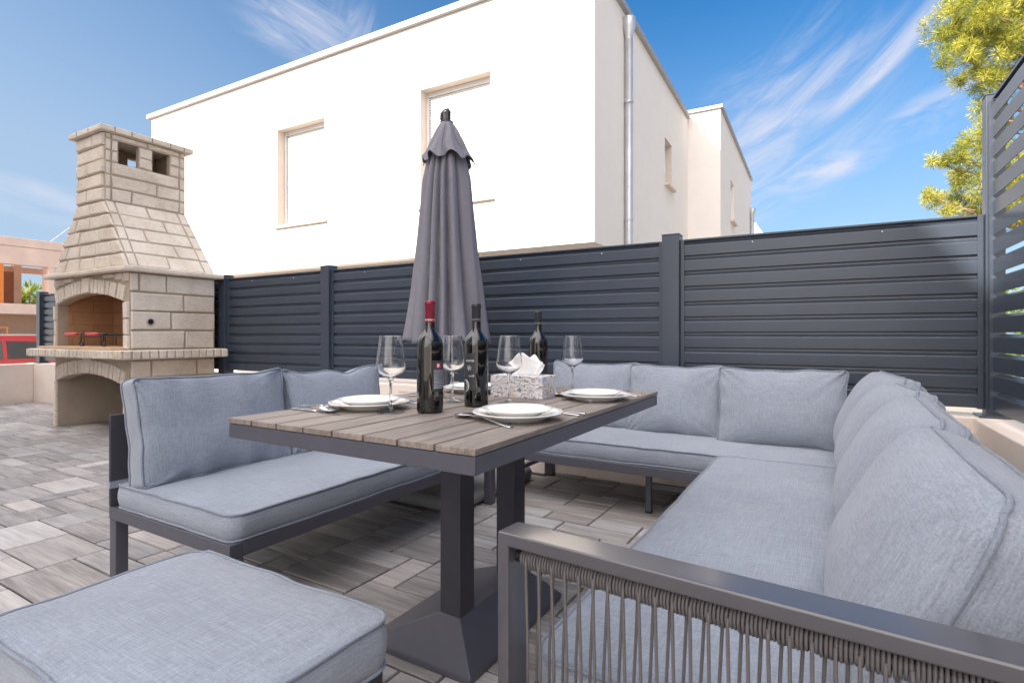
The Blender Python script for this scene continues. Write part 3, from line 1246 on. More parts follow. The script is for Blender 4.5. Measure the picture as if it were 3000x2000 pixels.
def courses(bm, o, u, v, n, rows, left, right, seed, unit=.30, holes=(), h=.020, splits=None):
    r = random.Random(seed)
    for j in range(len(rows) - 1):
        v0, v1 = rows[j], rows[j + 1]
        vm = (v0 + v1) / 2
        L, R = left(vm), right(vm)
        if splits and splits[j] is not None:
            fr = [0] + splits[j] + [1]
        else:
            k = max(1, round((R - L) / unit))
            off = (.5 if j % 2 else 0)
            fr = sorted({0, 1, *[min(.97, max(.03, (i + off + r.uniform(-.08, .08)) / k)) for i in range(k + 1) if .08 < (i + off) / k < .93]})
        for a_, b_ in zip(fr, fr[1:]):
            segs = [(a_, b_)]
            for (hu0, hu1, hv0, hv1) in holes:
                if v1 > hv0 + .01 and v0 < hv1 - .01:
                    f0, f1 = (hu0 - L) / (R - L), (hu1 - L) / (R - L)
                    ns = []
                    for s0, s1 in segs:
                        if s1 <= f0 or s0 >= f1:
                            ns.append((s0, s1))
                        else:
                            if s0 < f0:
                                ns.append((s0, f0))
                            if s1 > f1:
                                ns.append((f1, s1))
                    segs = ns
            for s0, s1 in segs:
                if (s1 - s0) * (R - L) < .03:
                    continue
                L0, R0, L1, R1 = left(v0), right(v0), left(v1), right(v1)
                q = [(L0 + (R0 - L0) * s0, v0), (L0 + (R0 - L0) * s1, v0), (L1 + (R1 - L1) * s1, v1), (L1 + (R1 - L1) * s0, v1)]
                stone(bm, o, u, v, n, q, h=h, rnd=r)


X, Yv, Z = Vector((1, 0, 0)), Vector((0, 1, 0)), Vector((0, 0, 1))
OX0, OX1 = .055, 1.425     # hearth opening


def arch_z(x, spring, rise):
    w = (OX1 - OX0) / 2
    c = (OX0 + OX1) / 2
    Rr = (w * w + rise * rise) / (2 * rise)
    return spring + sqrt(max(0, Rr * Rr - (x - c) ** 2)) - (Rr - rise)


def arch_wall(bm, z0, z1, spring, rise, thick, zopen):
    """front wall with an arched opening from zopen up, as a solid of given thickness"""
    N = 24
    xs = [OX0 + (OX1 - OX0) * i / N for i in range(N + 1)]
    for (xa, xb) in ((0, OX0), (OX1, BW)):
        box(bm, xa, xb, 0, thick, z0, z1)
    for i in range(N):
        xa, xb = xs[i], xs[i + 1]
        za, zb = arch_z(xa, spring, rise), arch_z(xb, spring, rise)
        q = [(xa, za), (xb, zb), (xb, z1), (xa, z1)]
        f = [bm.verts.new((p[0], 0, p[1])) for p in q]
        b = [bm.verts.new((p[0], thick, p[1])) for p in q]
        bm.faces.new(f)
        bm.faces.new(b[::-1])
        bm.faces.new((f[0], f[1], b[1], b[0]))
        if i == 0 or i == N - 1:
            pass


def voussoirs(bm, spring, rise, hgt, n=19, key=True, seed=3):
    r = random.Random(seed)
    w = (OX1 - OX0) / 2
    c = (OX0 + OX1) / 2
    Rr = (w * w + rise * rise) / (2 * rise)
    cz = spring - (Rr - rise)
    amax = math.asin(w / Rr)
    ks = .07
    angs = []
    kh = .062 / Rr
    left_ = [-amax + (amax - kh) * i / (n // 2) for i in range(n // 2 + 1)]
    angs = [(left_[i], left_[i + 1]) for i in range(len(left_) - 1)] + [(-kh, kh)] + [(-left_[i + 1], -left_[i]) for i in range(len(left_) - 2, -1, -1)]
    for a_, b_ in angs:
        isk = abs(a_ + b_) < 1e-6
        r0, r1 = Rr + .001, Rr + hgt + (.02 if isk else 0)
        fan = 1.35 if isk else 1.0
        q = [(c + r0 * sin(a_), cz + r0 * cos(a_)), (c + r0 * sin(b_), cz + r0 * cos(b_)),
             (c + r1 * sin(b_ * fan), cz + r1 * cos(b_)), (c + r1 * sin(a_ * fan), cz + r1 * cos(a_))]
        stone(bm, Vector((0, 0, 0)), X, Z, -Yv, q, h=.034 if isk else .018, c=.004, g=.0062, rnd=r)


# lower part ------------------------------------------------------------
bm = NB()
arch_wall(bm, 0, .735, .485, .095, .10, 0)
box(bm, 0, .054, .101, BD, 0, .735)
box(bm, OX1 + .001, BW, .101, BD, 0, .735)
box(bm, .0545, OX1, BD - .06, BD, 0, .735)
lowb = obj('base_wall', bm, M['joint'], bq)
bm = NB()
voussoirs(bm, .485, .095, .15, seed=4)
courses(bm, Vector((BW, 0, 0)), Yv, Z, X, [0, .19, .375, .56, .73], lambda v: 0, lambda v: BD, 12, .38)
courses(bm, Vector((0, 0, 0)), Yv, Z, -X, [0, .19, .375, .56, .73], lambda v: 0, lambda v: BD, 13, .38)
for z0_, z1_ in ((0, .16), (.16, .32), (.32, .485)):
    stone(bm, Vector((0, 0, 0)), X, Z, -Yv, [(0, z0_), (.053, z0_), (.053, z1_), (0, z1_)], c=.004, g=.003)
    stone(bm, Vector((0, 0, 0)), X, Z, -Yv, [(OX1 + .002, z0_), (BW, z0_), (BW, z1_), (OX1 + .002, z1_)], c=.004, g=.003)
obj('stone_course', bm, M['stone'], lowb, bevel=.003)
# shelf ------------------------------------------------------------------
bm = NB()
SX0, SX1, SY0, SY1 = -.25, BW + .20, -.15, .83
box(bm, SX0, SX1, SY0, SY1, .742, .826)
shelf = obj('worktop', bm, M['stone'], bq, bevel=.012)
bm = NB()
box(bm, SX0 - .002, SX1 + .002, SY0 - .002, SY1 + .002, .748, .820)
obj('mortar_joint', bm, M['joint'], shelf)
bm = NB()
n1_ = 26
for i in range(n1_):
    x0_, x1_ = SX0 + (SX1 - SX0) * i / n1_, SX0 + (SX1 - SX0) * (i + 1) / n1_
    stone(bm, Vector((0, SY0, 0)), X, Z, -Yv, [(x0_, .742), (x1_, .742), (x1_, .828), (x0_, .828)], h=.012, c=.005, g=.007)
n1_ = 13
for i in range(n1_):
    y0_, y1_ = SY0 + (SY1 - SY0) * i / n1_, SY0 + (SY1 - SY0) * (i + 1) / n1_
    stone(bm, Vector((SX1, 0, 0)), Yv, Z, X, [(y0_, .742), (y1_, .742), (y1_, .828), (y0_, .828)], h=.012, c=.005, g=.007)
obj('edge_brick', bm, M['stone'], shelf, bevel=.002)
bm = NB()
box(bm, -.06, OX1 + .03, -.13, .55, .8285, .852)
obj('hearth_board', bm, M['hearth'], bq, bevel=.003)
# firebox ------------------------------------------------------------------
UZ0, UZ1 = .829, 1.552
bm = NB()
arch_wall(bm, UZ0, UZ1, 1.278, .095, .09, UZ0)
box(bm, 0, .04, .091, BD, UZ0, UZ1)
box(bm, OX1 + .02, BW, .091, BD, UZ0, UZ1)
box(bm, .041, OX1 + .019, BD - .05, BD, UZ0, UZ1)
up = obj('firebox_wall', bm, M['joint'], bq)
bm = NB()
voussoirs(bm, 1.278, .095, .15, seed=6)
rowsU = [UZ0 + .0, 1.012, 1.19, 1.37, UZ1]
courses(bm, Vector((BW, 0, 0)), Yv, Z, X, rowsU, lambda v: 0.0, lambda v: BD, 2, .4,
        splits=[[.62], [.45], [.60], [.10, .40]])
courses(bm, Vector((0, 0, 0)), Yv, Z, -X, rowsU, lambda v: 0, lambda v: BD, 9, .4)
for z0_, z1_ in ((UZ0, .97), (.97, 1.12), (1.12, 1.275)):
    stone(bm, Vector((0, 0, 0)), X, Z, -Yv, [(0, z0_), (.053, z0_), (.053, z1_), (0, z1_)], c=.004, g=.003)
    stone(bm, Vector((0, 0, 0)), X, Z, -Yv, [(OX1 + .002, z0_), (BW, z0_), (BW, z1_), (OX1 + .002, z1_)], c=.004, g=.003)
for q in ([(.0, 1.46), (.10, 1.46), (.10, 1.55), (0, 1.55)], [(.10, 1.48), (.24, 1.48), (.24, 1.55), (.10, 1.55)], [(.24, 1.50), (.42, 1.50), (.42, 1.55), (.24, 1.55)],
          [(1.41, 1.46), (BW, 1.46), (BW, 1.55), (1.41, 1.55)], [(1.27, 1.48), (1.41, 1.48), (1.41, 1.55), (1.27, 1.55)], [(1.05, 1.505), (1.27, 1.505), (1.27, 1.55), (1.05, 1.55)]):
    stone(bm, Vector((0, 0, 0)), X, Z, -Yv, q, c=.005, g=.004)
obj('stone_course', bm, M['stone'], up, bevel=.003)
bm = NB()
box(bm, .0415, .054, .092, BD - .053, .853, 1.50)
box(bm, OX1, OX1 + .0185, .092, BD - .053, .853, 1.50)
box(bm, .055, OX1 - .001, .52, .55, .853, 1.50)
box(bm, .042, OX1 + .018, .092, BD - .052, 1.501, 1.53)
obj('fire_lining', bm, M['firebrick'], bq)


def ring(parent, c, n, r):
    bm = NB()
    m = Vector(n).to_track_quat('Z', 'Y').to_matrix().to_4x4()
    m.translation = Vector(c)
    lathe(bm, [(r * .72, .001), (r * .72, .008), (r, .006), (r * 1.04, .001)], 24)
    bmesh.ops.transform(bm, matrix=m, verts=bm.verts)
    o = obj('vent_ring', bm, M['mortar'], parent, smooth=True)
    bm = NB()
    lathe(bm, [(0, .0), (r * .74, .002)], 24)
    bmesh.ops.transform(bm, matrix=m, verts=bm.verts)
    obj('vent_hole', bm, M['black'], o)


ring(bq, (BW + .0245, .17, 1.09), (1, 0, 0), .038)
ring(bq, (.33, .5195, 1.09), (0, -1, 0), .042)
# cornice ------------------------------------------------------------------
bm = NB()
box(bm, -.08, BW + .08, -.08, BD + .06, 1.5535, 1.603)
obj('cornice', bm, M['stone'], bq, bevel=.012)
# hood ------------------------------------------------------------------
HZ0, HZ1 = 1.604, 2.27
CX0, CX1, CY1 = .505, 1.055, .76
bm = NB()
lo_ = [(0, 0), (BW, 0), (BW, BD), (0, BD)]
hi_ = [(CX0, .0), (CX1, .0), (CX1, CY1), (CX0, CY1)]
A = [bm.verts.new((x, y, HZ0)) for x, y in lo_]
B = [bm.verts.new((x, y, HZ1)) for x, y in hi_]
for k in range(4):
    l = (k + 1) % 4
    bm.faces.new((A[k], A[l], B[l], B[k]))
bm.faces.new(A)
bm.faces.new(B)
hood = obj('hood', bm, M['joint'], bq)
bm = NB()
HH = HZ1 - HZ0
rowsH = [HH * k / 5 for k in range(6)]
courses(bm, Vector((0, 0, HZ0)), X, Z, -Yv, rowsH, lambda v: CX0 * v / HH, lambda v: BW + (CX1 - BW) * v / HH, 31, .30)
sl = Vector((CX1 - BW, 0, HH))
sl_len = sl.length
slu = sl.normalized()
nn = Vector((HH, 0, BW - CX1)).normalized()
courses(bm, Vector((BW, 0, HZ0)), Yv, slu, nn, [sl_len * k / 5 for k in range(6)], lambda v: 0, lambda v: BD + (CY1 - BD) * v / sl_len, 33, .3,
        splits=[[.1, .46, .88], [.1, .62, .88], [.1, .32, .88], [.1, .62, .88], [.1, .48, .88]], h=.010)
slL = Vector((CX0, 0, HH))
nL = Vector((-HH, 0, CX0)).normalized()
courses(bm, Vector((0, 0, HZ0)), Yv, slL.normalized(), nL, [slL.length * k / 5 for k in range(6)], lambda v: 0, lambda v: BD + (CY1 - BD) * v / slL.length, 34, .3)
obj('stone_course', bm, M['stone'], hood, bevel=.003)
# chimney ------------------------------------------------------------------
CZ0, CZ1 = HZ1 + .001, 2.935
O1 = (.115, .30, 2.655, 2.875)
O2 = (.43, .60, 2.655, 2.875)
bm = NB()
tk = .055
box(bm, CX0, CX1, 0, tk, CZ0, CZ1)
box(bm, CX0, CX1, CY1 - tk, CY1, CZ0, CZ1)
for xa, xb in ((CX0, CX0 + tk), (CX1 - tk, CX1)):
    box(bm, xa, xb, tk + .001, CY1 - tk - .001, CZ0, O1[2])
    box(bm, xa, xb, tk + .001, CY1 - tk - .001, O1[3], CZ1)
    box(bm, xa, xb, tk + .001, O1[0], O1[2] + .001, O1[3] - .001)
    box(bm, xa, xb, O1[1], O2[0], O1[2] + .001, O1[3] - .001)
    box(bm, xa, xb, O2[1], CY1 - tk - .001, O1[2] + .001, O1[3] - .001)
ch = obj('chimney', bm, M['joint'], bq)
bm = NB()
ro = [CZ0, 2.40, 2.53, 2.655, 2.765, 2.878, CZ1]
courses(bm, Vector((CX0, 0, 0)), X, Z, -Yv, [CZ0, 2.404, 2.537, 2.67, 2.803, CZ1], lambda v: 0, lambda v: CX1 - CX0, 41, .28,
        splits=[[.42], [.97], [.40], [.97], [.62]])
spl = [[.07, .31, .92], [.07, .62, .92], [.07, .55, .92], [.07, .92], [.07, .92], [.07, .5, .92]]
spl[2] = [.07, .92]
courses(bm, Vector((CX1, 0, 0)), Yv, Z, X, ro, lambda v: 0, lambda v: CY1, 43, .3, holes=[O1, O2], splits=spl, h=.011)
courses(bm, Vector((CX0, 0, 0)), Yv, Z, -X, ro, lambda v: 0, lambda v: CY1, 44, .3, holes=[O1, O2], h=.014)
obj('stone_course', bm, M['stone'], ch, bevel=.003)
bm = NB()
k = 0
capx = [CX0 - .06, CX0 + .10, CX0 + .32, CX1 - .07, CX1 + .06]
box(bm, CX0 - .06, CX1 + .06, -.06, CY1 + .06, CZ1 + .001, CZ1 + .055)
cap = obj('chimney_cap', bm, M['stone'], bq, bevel=.008)
bm = NB()
prev = -.06
bm.free()
jm = simple('joint_brown', (.20, .155, .12), .9)  # dark brown for the joints of the chimney cap
for yy in (.06, .21, .40, .58, .72):
    bm = NB()
    box(bm, CX1 + .0595, CX1 + .0615, yy - .004, yy + .004, CZ1 + .003, CZ1 + .052)
    obj('cap_joint', bm, jm, cap)
for xx in (CX0 + .12, CX0 + .36):
    bm = NB()
    box(bm, xx - .004, xx + .004, -.0615, -.0595, CZ1 + .003, CZ1 + .052)
    obj('cap_joint', bm, jm, cap)

# grill racks with red grips
for i, (xx, lab) in enumerate(((.29, 'grill rack with red grip lying nearer the left side of the hearth'), (.735, 'grill rack with red grip lying nearer the middle of the hearth'))):
    gr = thing('grill_rack', lab, 'grill rack', -7.074 + xx, 2.62 + .0, .852, YS, group='grill racks in the hearth')
    zg = .125
    bm = NB()
    tube(bm, [(0, -.02, zg), (.005, -.02, zg), (.245, -.02, zg), (.255, -.02, zg)], .017, 12, radii=[.012, .019, .016, .012])
    obj('grip', bm, M['red'], gr, smooth=True)
    bm = NB()
    tube(bm, [(.25, -.02, zg), (.42, -.02, zg)], .009, 8)
    tube(bm, [(.33, -.02, zg), (.34, -.02, .07), (.30, -.02, .02), (.33, -.02, .004), (.38, -.02, .012), (.36, -.02, .04), (.32, -.02, .035)], .006, 8)
    tube(bm, [(.42, -.02, zg), (.44, .05, zg - .01), (.42, .38, zg - .02)], .006, 8)
    obj('shaft', bm, M['black'], gr, smooth=True)
    bm = NB()
    for q in range(9):
        tube(bm, [(.05 + q * .045, .12, zg - .02), (.05 + q * .045, .42, zg - .02)], .003, 6)
    for yq in (.12, .42):
        tube(bm, [(.03, yq, zg - .024), (.43, yq, zg - .024)], .004, 6)
    for (xq, yq) in ((.05, .12), (.41, .12), (.05, .42), (.41, .42)):
        tube(bm, [(xq, yq, 0), (xq, yq, zg - .024)], .004, 6)
    obj('grate', bm, M['black'], gr)


# ---------------------------------------------------------------- umbrella
um = thing('garden_umbrella', 'closed grey violet garden umbrella behind the table', 'umbrella', -2.187, 2.854, 0)
UP = P(-2.187, 2.854)
bm = NB()
lathe(bm, [(.024, .08), (.024, 2.40)], 16)
obj('pole', bm, M['metal'], um, smooth=True)


def canopy(bm, z1, z0, rfun, nth=200, nz=60, seed=0, amp=.16, lean=0.0, folds=11, hem=.02):
    rr = random.Random(seed)
    ph = [rr.uniform(0, 6.28) for _ in range(6)]
    rings = []
    for j in range(nz + 1):
        f = j / nz
        z = z1 + (z0 - z1) * f
        ring_ = []
        for i in range(nth):
            th = 2 * pi * i / nth
            tw = th + .10 * sin(2 * f + ph[0]) + .05 * sin(5 * f + ph[1] + th * 2)
            # sharp pleats: rounded lobes with narrow valleys
            s = abs(sin(tw * folds / 2 + 1.1 * sin(th * 2 + ph[2]) + .8 * sin(th * 3 + ph[3]) + .3 * sin(4 * f + th)))
            pl = s ** .6 - .55
            s2 = sin(tw * 23 + ph[4] + 2.5 * f)
            k = amp * min(1, f * 4)
            r = rfun(f) * (1 + k * pl * 1.4 + .02 * s2 * f)
            r *= 1 + .05 * noise.noise(Vector((cos(th) * 2, sin(th) * 2, f * 3 + seed)))
            zz = z + hem * sin(tw * 8 + ph[5]) * (f ** 4)
            ring_.append(bm.verts.new((r * cos(th), r * sin(th), zz)))
        rings.append(ring_)
    for A, B in zip(rings, rings[1:]):
        for i in range(nth):
            j = (i + 1) % nth
            bm.faces.new((A[i], A[j], B[j], B[i]))


def rc(f):
    z = 2.36 - f * (2.36 - .93)
    pts_ = [(2.36, .05), (2.2, .105), (2.0, .135), (1.6, .170), (1.2, .212), (.93, .247)]
    for (za, ra), (zb, rb) in zip(pts_, pts_[1:]):
        if z <= za and z >= zb - 1e-6:
            return ra + (rb - ra) * (za - z) / (za - zb)
    return .27


bm = NB()
canopy(bm, 2.34, .92, rc, seed=3, folds=11, amp=.32, hem=.012)
cn = obj('canopy', bm, M['canopy'], um, smooth=True)
md = cn.modifiers.new('s', 'SOLIDIFY')
md.thickness = .003
bm = NB()
canopy(bm, 2.362, 2.105, lambda f: .036 + .118 * f ** .85 + .012 * f ** 6, nz=24, seed=8, folds=6, amp=.20, hem=.024)
cv_ = obj('vent_canopy', bm, M['canopy'], um, smooth=True)
md = cv_.modifiers.new('s', 'SOLIDIFY')
md.thickness = .003
bm = NB()
lathe(bm, [(0, 2.356), (.042, 2.356), (.044, 2.362), (.026, 2.367), (.027, 2.42), (.022, 2.436), (0, 2.44)], 20)
tube(bm, [(-.02, 0, 2.37), (-.036, -.01, 2.385), (-.034, -.01, 2.42), (-.014, 0, 2.443), (.010, 0, 2.443), (.024, 0, 2.42)], .010, 10)
obj('finial', bm, M['black'], um, smooth=True)
bm = NB()
tube(bm, [(.012, -.028, 2.422), (.012, -.034, 2.422)], .005, 10)
obj('rivet', bm, M['print'], um)
for k in range(8):
    bm = NB()
    th = 2 * pi * k / 8
    tube(bm, [(.05 * cos(th), .05 * sin(th), 2.3), (.20 * cos(th), .20 * sin(th), .915)], .006, 6)
    obj('rib', bm, M['black'], um)
ub2 = thing('umbrella_base', 'low square dark plastic weight base of the umbrella under the bench', 'umbrella base', -2.18, 2.775, 0)
def rrect(w, h, r, n=8):
    pts = []
    for cx, cy, a0_ in ((w - r, h - r, 0), (-w + r, h - r, 90), (-w + r, -h + r, 180), (w - r, -h + r, 270)):
        for k in range(n + 1):
            q = R_(a0_ + 90 * k / n)
            pts.append((cx + r * cos(q), cy + r * sin(q)))
    return pts


def loft(bm, layers):
    rings = []
    for pts, z in layers:
        rings.append([bm.verts.new((p[0], p[1], z)) for p in pts])
    for A, B in zip(rings, rings[1:]):
        n = len(A)
        for i in range(n):
            j = (i + 1) % n
            bm.faces.new((A[i], A[j], B[j], B[i]))
    bm.faces.new(rings[0][::-1])
    bm.faces.new(rings[-1])


bm = NB()
loft(bm, [(rrect(.44, .44, .10), .012), (rrect(.46, .46, .11), .02), (rrect(.465, .465, .11), .06), (rrect(.455, .455, .11), .084), (rrect(.435, .435, .10), .093),
          (rrect(.12, .12, .05), .10)])
obj('weight_plate', bm, M['plasticgrey'], ub2, smooth=True)
bm = NB()
lathe(bm, [(.07, .10), (.07, .115), (.034, .12), (.034, .36), (.026, .36)], 20)
obj('sleeve', bm, M['metal'], ub2, smooth=True)
for sx in (-1, 1):
    for sy in (-1, 1):
        bm = NB()
        lathe(bm, [(0, 0), (.03, 0), (.03, .013)], 12, (sx * .35, sy * .35))
        obj('foot', bm, M['black'], ub2)


# ---------------------------------------------------------------- cushions
def cushion(name, label, w, d, te, puff, seed, group=None, rc_=.035, pinch=.0, wr=.004, nx=44, ny=30, piping=.0042, bulge=.008, slump=0.0, twist=0.0, pw=.75):
    """boxed cushion: x width, y depth/height, z thickness; piping rope along both seams"""
    rn = random.Random(seed)
    so = rn.uniform(0, 50)

    def params(n, L):
        # denser near the edges
        e = rc_ * 2 / L
        out = []
        for i in range(n + 1):
            s = -1 + 2 * i / n
            out.append(s)
        out = sorted({*out, -1 + e * .33, -1 + e * .66, -1 + e, 1 - e * .33, 1 - e * .66, 1 - e})
        return out
    us, vs_ = params(nx, w), params(ny, d)

    def pos(u, v, side):
        x, y = u * w / 2, v * d / 2
        ax, ay = abs(x), abs(y)
        if ax > w / 2 - rc_ and ay > d / 2 - rc_:
            p, q = (ax - (w / 2 - rc_)) / rc_, (ay - (d / 2 - rc_)) / rc_
            X_ = p * sqrt(1 - q * q / 2)
            Y_ = q * sqrt(1 - p * p / 2)
            x = math.copysign(w / 2 - rc_ + X_ * rc_, x)
            y = math.copysign(d / 2 - rc_ + Y_ * rc_, y)
        # edges bow inwards, corners stick out
        x -= math.copysign(pinch * (1 - v * v) * abs(u) ** 3, u)
        y -= math.copysign(pinch * (1 - u * u) * abs(v) ** 3, v)
        # irregular outline
        x += .35 * pinch * noise.noise(Vector((v * 2.2, so, 1))) * abs(u) ** 2 + .0005 * noise.noise(Vector((v * 6, so, 2)))
        y += .8 * pinch * noise.noise(Vector((u * 2.2 + so, 3, 1))) * abs(v) ** 2 + .0005 * noise.noise(Vector((u * 6, so, 5)))
        # slump: material sinks to the lower edge
        fu, fv = 1 - abs(u) ** 2.6, 1 - abs(v) ** 2.6
        z = te + puff * max(0, fu * fv) ** pw
        z *= 1 - slump * v * (fu * fv)
        # tension wrinkles running in from the edges
        de = w / 2 - abs(x)
        dv_ = d / 2 - abs(y)
        z += wr * 1.9 * noise.noise(Vector((x * 12 + so, side, 7.3))) * exp(-dv_ / .05) * min(1, dv_ / .012)
        z += wr * 1.9 * noise.noise(Vector((y * 12 + so, side * 2, 9.1))) * exp(-de / .05) * min(1, de / .012)
        z += wr * .9 * noise.noise(Vector((x * 5 + so, y * 5, side * 3)))
        # diagonal creases at the corners
        dc = sqrt(de * de + dv_ * dv_)
        z += wr * 1.4 * noise.noise(Vector((math.atan2(dv_ + .02, de + .02) * 6 + so, math.copysign(1, u) + 3 * math.copysign(1, v), side))) * exp(-dc / .10) * min(1, min(de, dv_) / .015)
        zz = z * side
        zz += twist * u * v
        return Vector((x, y, zz))

    bm = NB()
    grid = {}
    for side in (1, -1):
        g = [[bm.verts.new(pos(u, v, side)) for v in vs_] for u in us]
        grid[side] = g
        for i in range(len(us) - 1):
            for j in range(len(vs_) - 1):
                q = (g[i][j], g[i + 1][j], g[i + 1][j + 1], g[i][j + 1])
                bm.faces.new(q if side == 1 else q[::-1])

    def perim(g):
        nI, nJ = len(us) - 1, len(vs_) - 1
        return [g[i][0] for i in range(nI)] + [g[nI][j] for j in range(nJ)] + [g[i][nJ] for i in range(nI, 0, -1)] + [g[0][j] for j in range(nJ, 0, -1)]
    pt_, pb_ = perim(grid[1]), perim(grid[-1])
    n = len(pt_)
    nb_ = 5
    rows_ = [pb_]
    for k in range(1, nb_):
        f = k / nb_
        row = []
        for i in range(n):
            a_, b_ = pb_[i].co, pt_[i].co
            p = a_.lerp(b_, f)
            tdir = (pt_[(i + 1) % n].co - pt_[i - 1].co).normalized()
            out = tdir.cross(Vector((0, 0, 1))).normalized()
            p = p + out * (bulge * sin(pi * f) * (1 + .5 * noise.noise(Vector((p.x * 6, p.y * 6, so)))))
            row.append(bm.verts.new(p))
        rows_.append(row)
    rows_.append(pt_)
    for A, B in zip(rows_, rows_[1:]):
        for i in range(n):
            j = (i + 1) % n
            bm.faces.new((A[i], A[j], B[j], B[i]))
    top = [v.co.copy() for v in pt_]
    bot = [v.co.copy() for v in pb_]
    o = obj(name, bm, M['fabric'], None, smooth=True)
    tag(o, label, 'cushion', group)
    for loop_ in (top, bot):
        pts_ = []
        for i in range(n):
            tdir = (loop_[(i + 1) % n] - loop_[i - 1])
            if (loop_[i] - loop_[i - 1]).length < .0015:
                continue
            tdir.normalize()
            out = tdir.cross(Vector((0, 0, 1))).normalized()
            pts_.append(loop_[i] + out * (piping * .55))
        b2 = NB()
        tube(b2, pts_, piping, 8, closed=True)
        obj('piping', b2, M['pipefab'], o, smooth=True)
    return o


# ---------------------------------------------------------------- bench on the left
FZ0, FZ1 = .235, .283        # frame rail heights
bn = thing('garden_bench', 'anthracite metal two seat bench frame left of the table', 'bench', -2.475, 1.04, 0)
BL, BDp = 1.60, .805          # along b, along a
bm = NB()
box(bm, .0, BDp, 0, .045, FZ0, FZ1)
box(bm, .0, BDp, BL - .045, BL, FZ0, FZ1)
box(bm, BDp - .045, BDp, .0455, BL - .0455, FZ0, FZ1)
box(bm, 0, .045, .0455, BL - .0455, FZ0, FZ1)
for k in range(7):
    yk = .15 + k * .21
    box(bm, .0455, BDp - .0455, yk, yk + .05, FZ1 - .022, FZ1 - .006)
obj('seat_frame', bm, M['metal'], bn, bevel=.003)
for (x, y) in ((0, .002), (BDp - .05, .004), (0, BL - .048), (BDp - .05, BL - .050)):
    bm = NB()
    zb = .101 if (x == 0 and y > 1) else .006
    box(bm, x + .001, x + .050, y, y + .046, zb, FZ0 - .001)
    lg = obj('leg', bm, M['metal'], bn, bevel=.003)
    bm = NB()
    box(bm, x + .004, x + .047, y + .003, y + .043, zb - .006 if zb > .05 else 0.0, zb - .0005)
    obj('foot_cap', bm, M['black'], lg)
bm = NB()
box(bm, .0, .014, -.001, .066, FZ1 + .001, .645)
box(bm, .0, .014, BL - .316, BL - .25, FZ1 + .001, .640)
box(bm, .001, .013, .0665, BL - .3165, .597, .6395)
for k in range(14):
    box(bm, .002, .010, .12 + k * .085, .132 + k * .085, FZ1 + .001, .5965)
obj('back_frame', bm, M['metal_dark'], bn, bevel=.003)
c = cushion('seat_cushion', 'long grey seat cushion of the bench left of the table', BDp - .03, BL - .02, .043, .012, 11, 'seat cushions of the lounge set', rc_=.05, pinch=.004, wr=.004, nx=30, ny=60)
set_matrix(c, -2.475 + BDp / 2 + .010, 1.04 + BL / 2, FZ1 + .047, YF, 0, 0)
bm = NB()
sx_, sy_, sz_ = -BDp / 2 - .010, -BL / 2, -FZ1 - .047
box(bm, .0145 + sx_, .0168 + sx_, -.003 + sy_, .069 + sy_, .355 + sz_, .382 + sz_)
box(bm, -.0025 + sx_, .0168 + sx_, -.0032 + sy_, -.0012 + sy_, .355 + sz_, .382 + sz_)
obj('strap', bm, M['fabric'], c)
SEAT = .372


def back_cushion(label, a, b, rz, w, h, seed, lean=13, roll=0, te=.048, puff=.055, pinch=.015, z=SEAT, group=None, wr=.0105, slump=.25, pw=.75, rc_=.03):
    o = cushion('lounge_pillow', label, w, h, te, puff, seed, group, rc_=rc_, pinch=pinch, wr=wr, nx=44, ny=34, bulge=.006, slump=slump, pw=pw)
    m = (Matrix.Rotation(R_(-YF + rz), 4, 'Z') @ Matrix.Rotation(R_(90 - lean), 4, 'X') @ Matrix.Rotation(R_(roll), 4, 'Z'))
    # bottom front edge of the cushion sits at (a, b, z)
    off = m @ Vector((0, -h / 2, te))
    m.translation = P(a, b, z) - off
    o.location = m.translation
    o.rotation_euler = m.to_euler()
    return o


gB = 'back cushions of the lounge set'
back_cushion('grey back cushion nearest the barbecue end of the bench', -2.262, 1.065 + .325, 90, .66, .43, 21, lean=9, group=gB, te=.05, puff=.045)
back_cushion('grey back cushion on the far end of the bench', -2.245, 1.74 + .31, 88, .64, .43, 22, lean=14, roll=0, group=gB, puff=.06, pinch=.03)

# ---------------------------------------------------------------- corner sofa
so_ = thing('corner_sofa', 'anthracite metal L shaped corner sofa frame with rope side', 'sofa', 0, 0, 0)
bm = NB()
# back section
box(bm, -1.71, .27, 2.765, 2.81, FZ0, FZ1)
box(bm, -1.71, .27, 3.34, 3.385, FZ0, FZ1)
box(bm, -1.71, -1.665, 2.811, 3.339, FZ0, FZ1)
box(bm, .225, .27, 2.811, 3.339, FZ0, FZ1)
# right section
box(bm, -.505, -.46, .86, 2.764, FZ0, FZ1)
box(bm, .225, .27, .86, 2.764, FZ0, FZ1)
box(bm, -.459, .224, .86, .905, FZ0, FZ1)
for k in range(9):
    box(bm, -.459, .224, 1.05 + k * .2, 1.10 + k * .2, FZ1 - .022, FZ1 - .006)
for k in range(9):
    box(bm, -1.55 + k * .2, -1.50 + k * .2, 2.811, 3.339, FZ1 - .022, FZ1 - .006)
obj('seat_frame', bm, M['metal'], so_, bevel=.003)
for (x, y, w_, d_) in ((-1.71, 3.33, .06, .05), (-1.71, 2.768, .05, .05), (-.875, 2.90, .03, .03), (.21, 3.33, .05, .05), (-.50, .87, .05, .05), (.21, .87, .05, .05), (-.50, 1.9, .04, .04)):
    bm = NB()
    box(bm, x, x + w_, y, y + d_, .006, FZ0 - .001)
    lg = obj('leg', bm, M['metal'], so_, bevel=.003)
    bm = NB()
    box(bm, x - .002, x + w_ + .002, y - .002, y + d_ + .002, 0, .012)
    obj('foot_cap', bm, M['black'], lg, bevel=.001)
bm = NB()
box(bm, -1.70, -1.67, 2.819, 3.329, .125, .15)
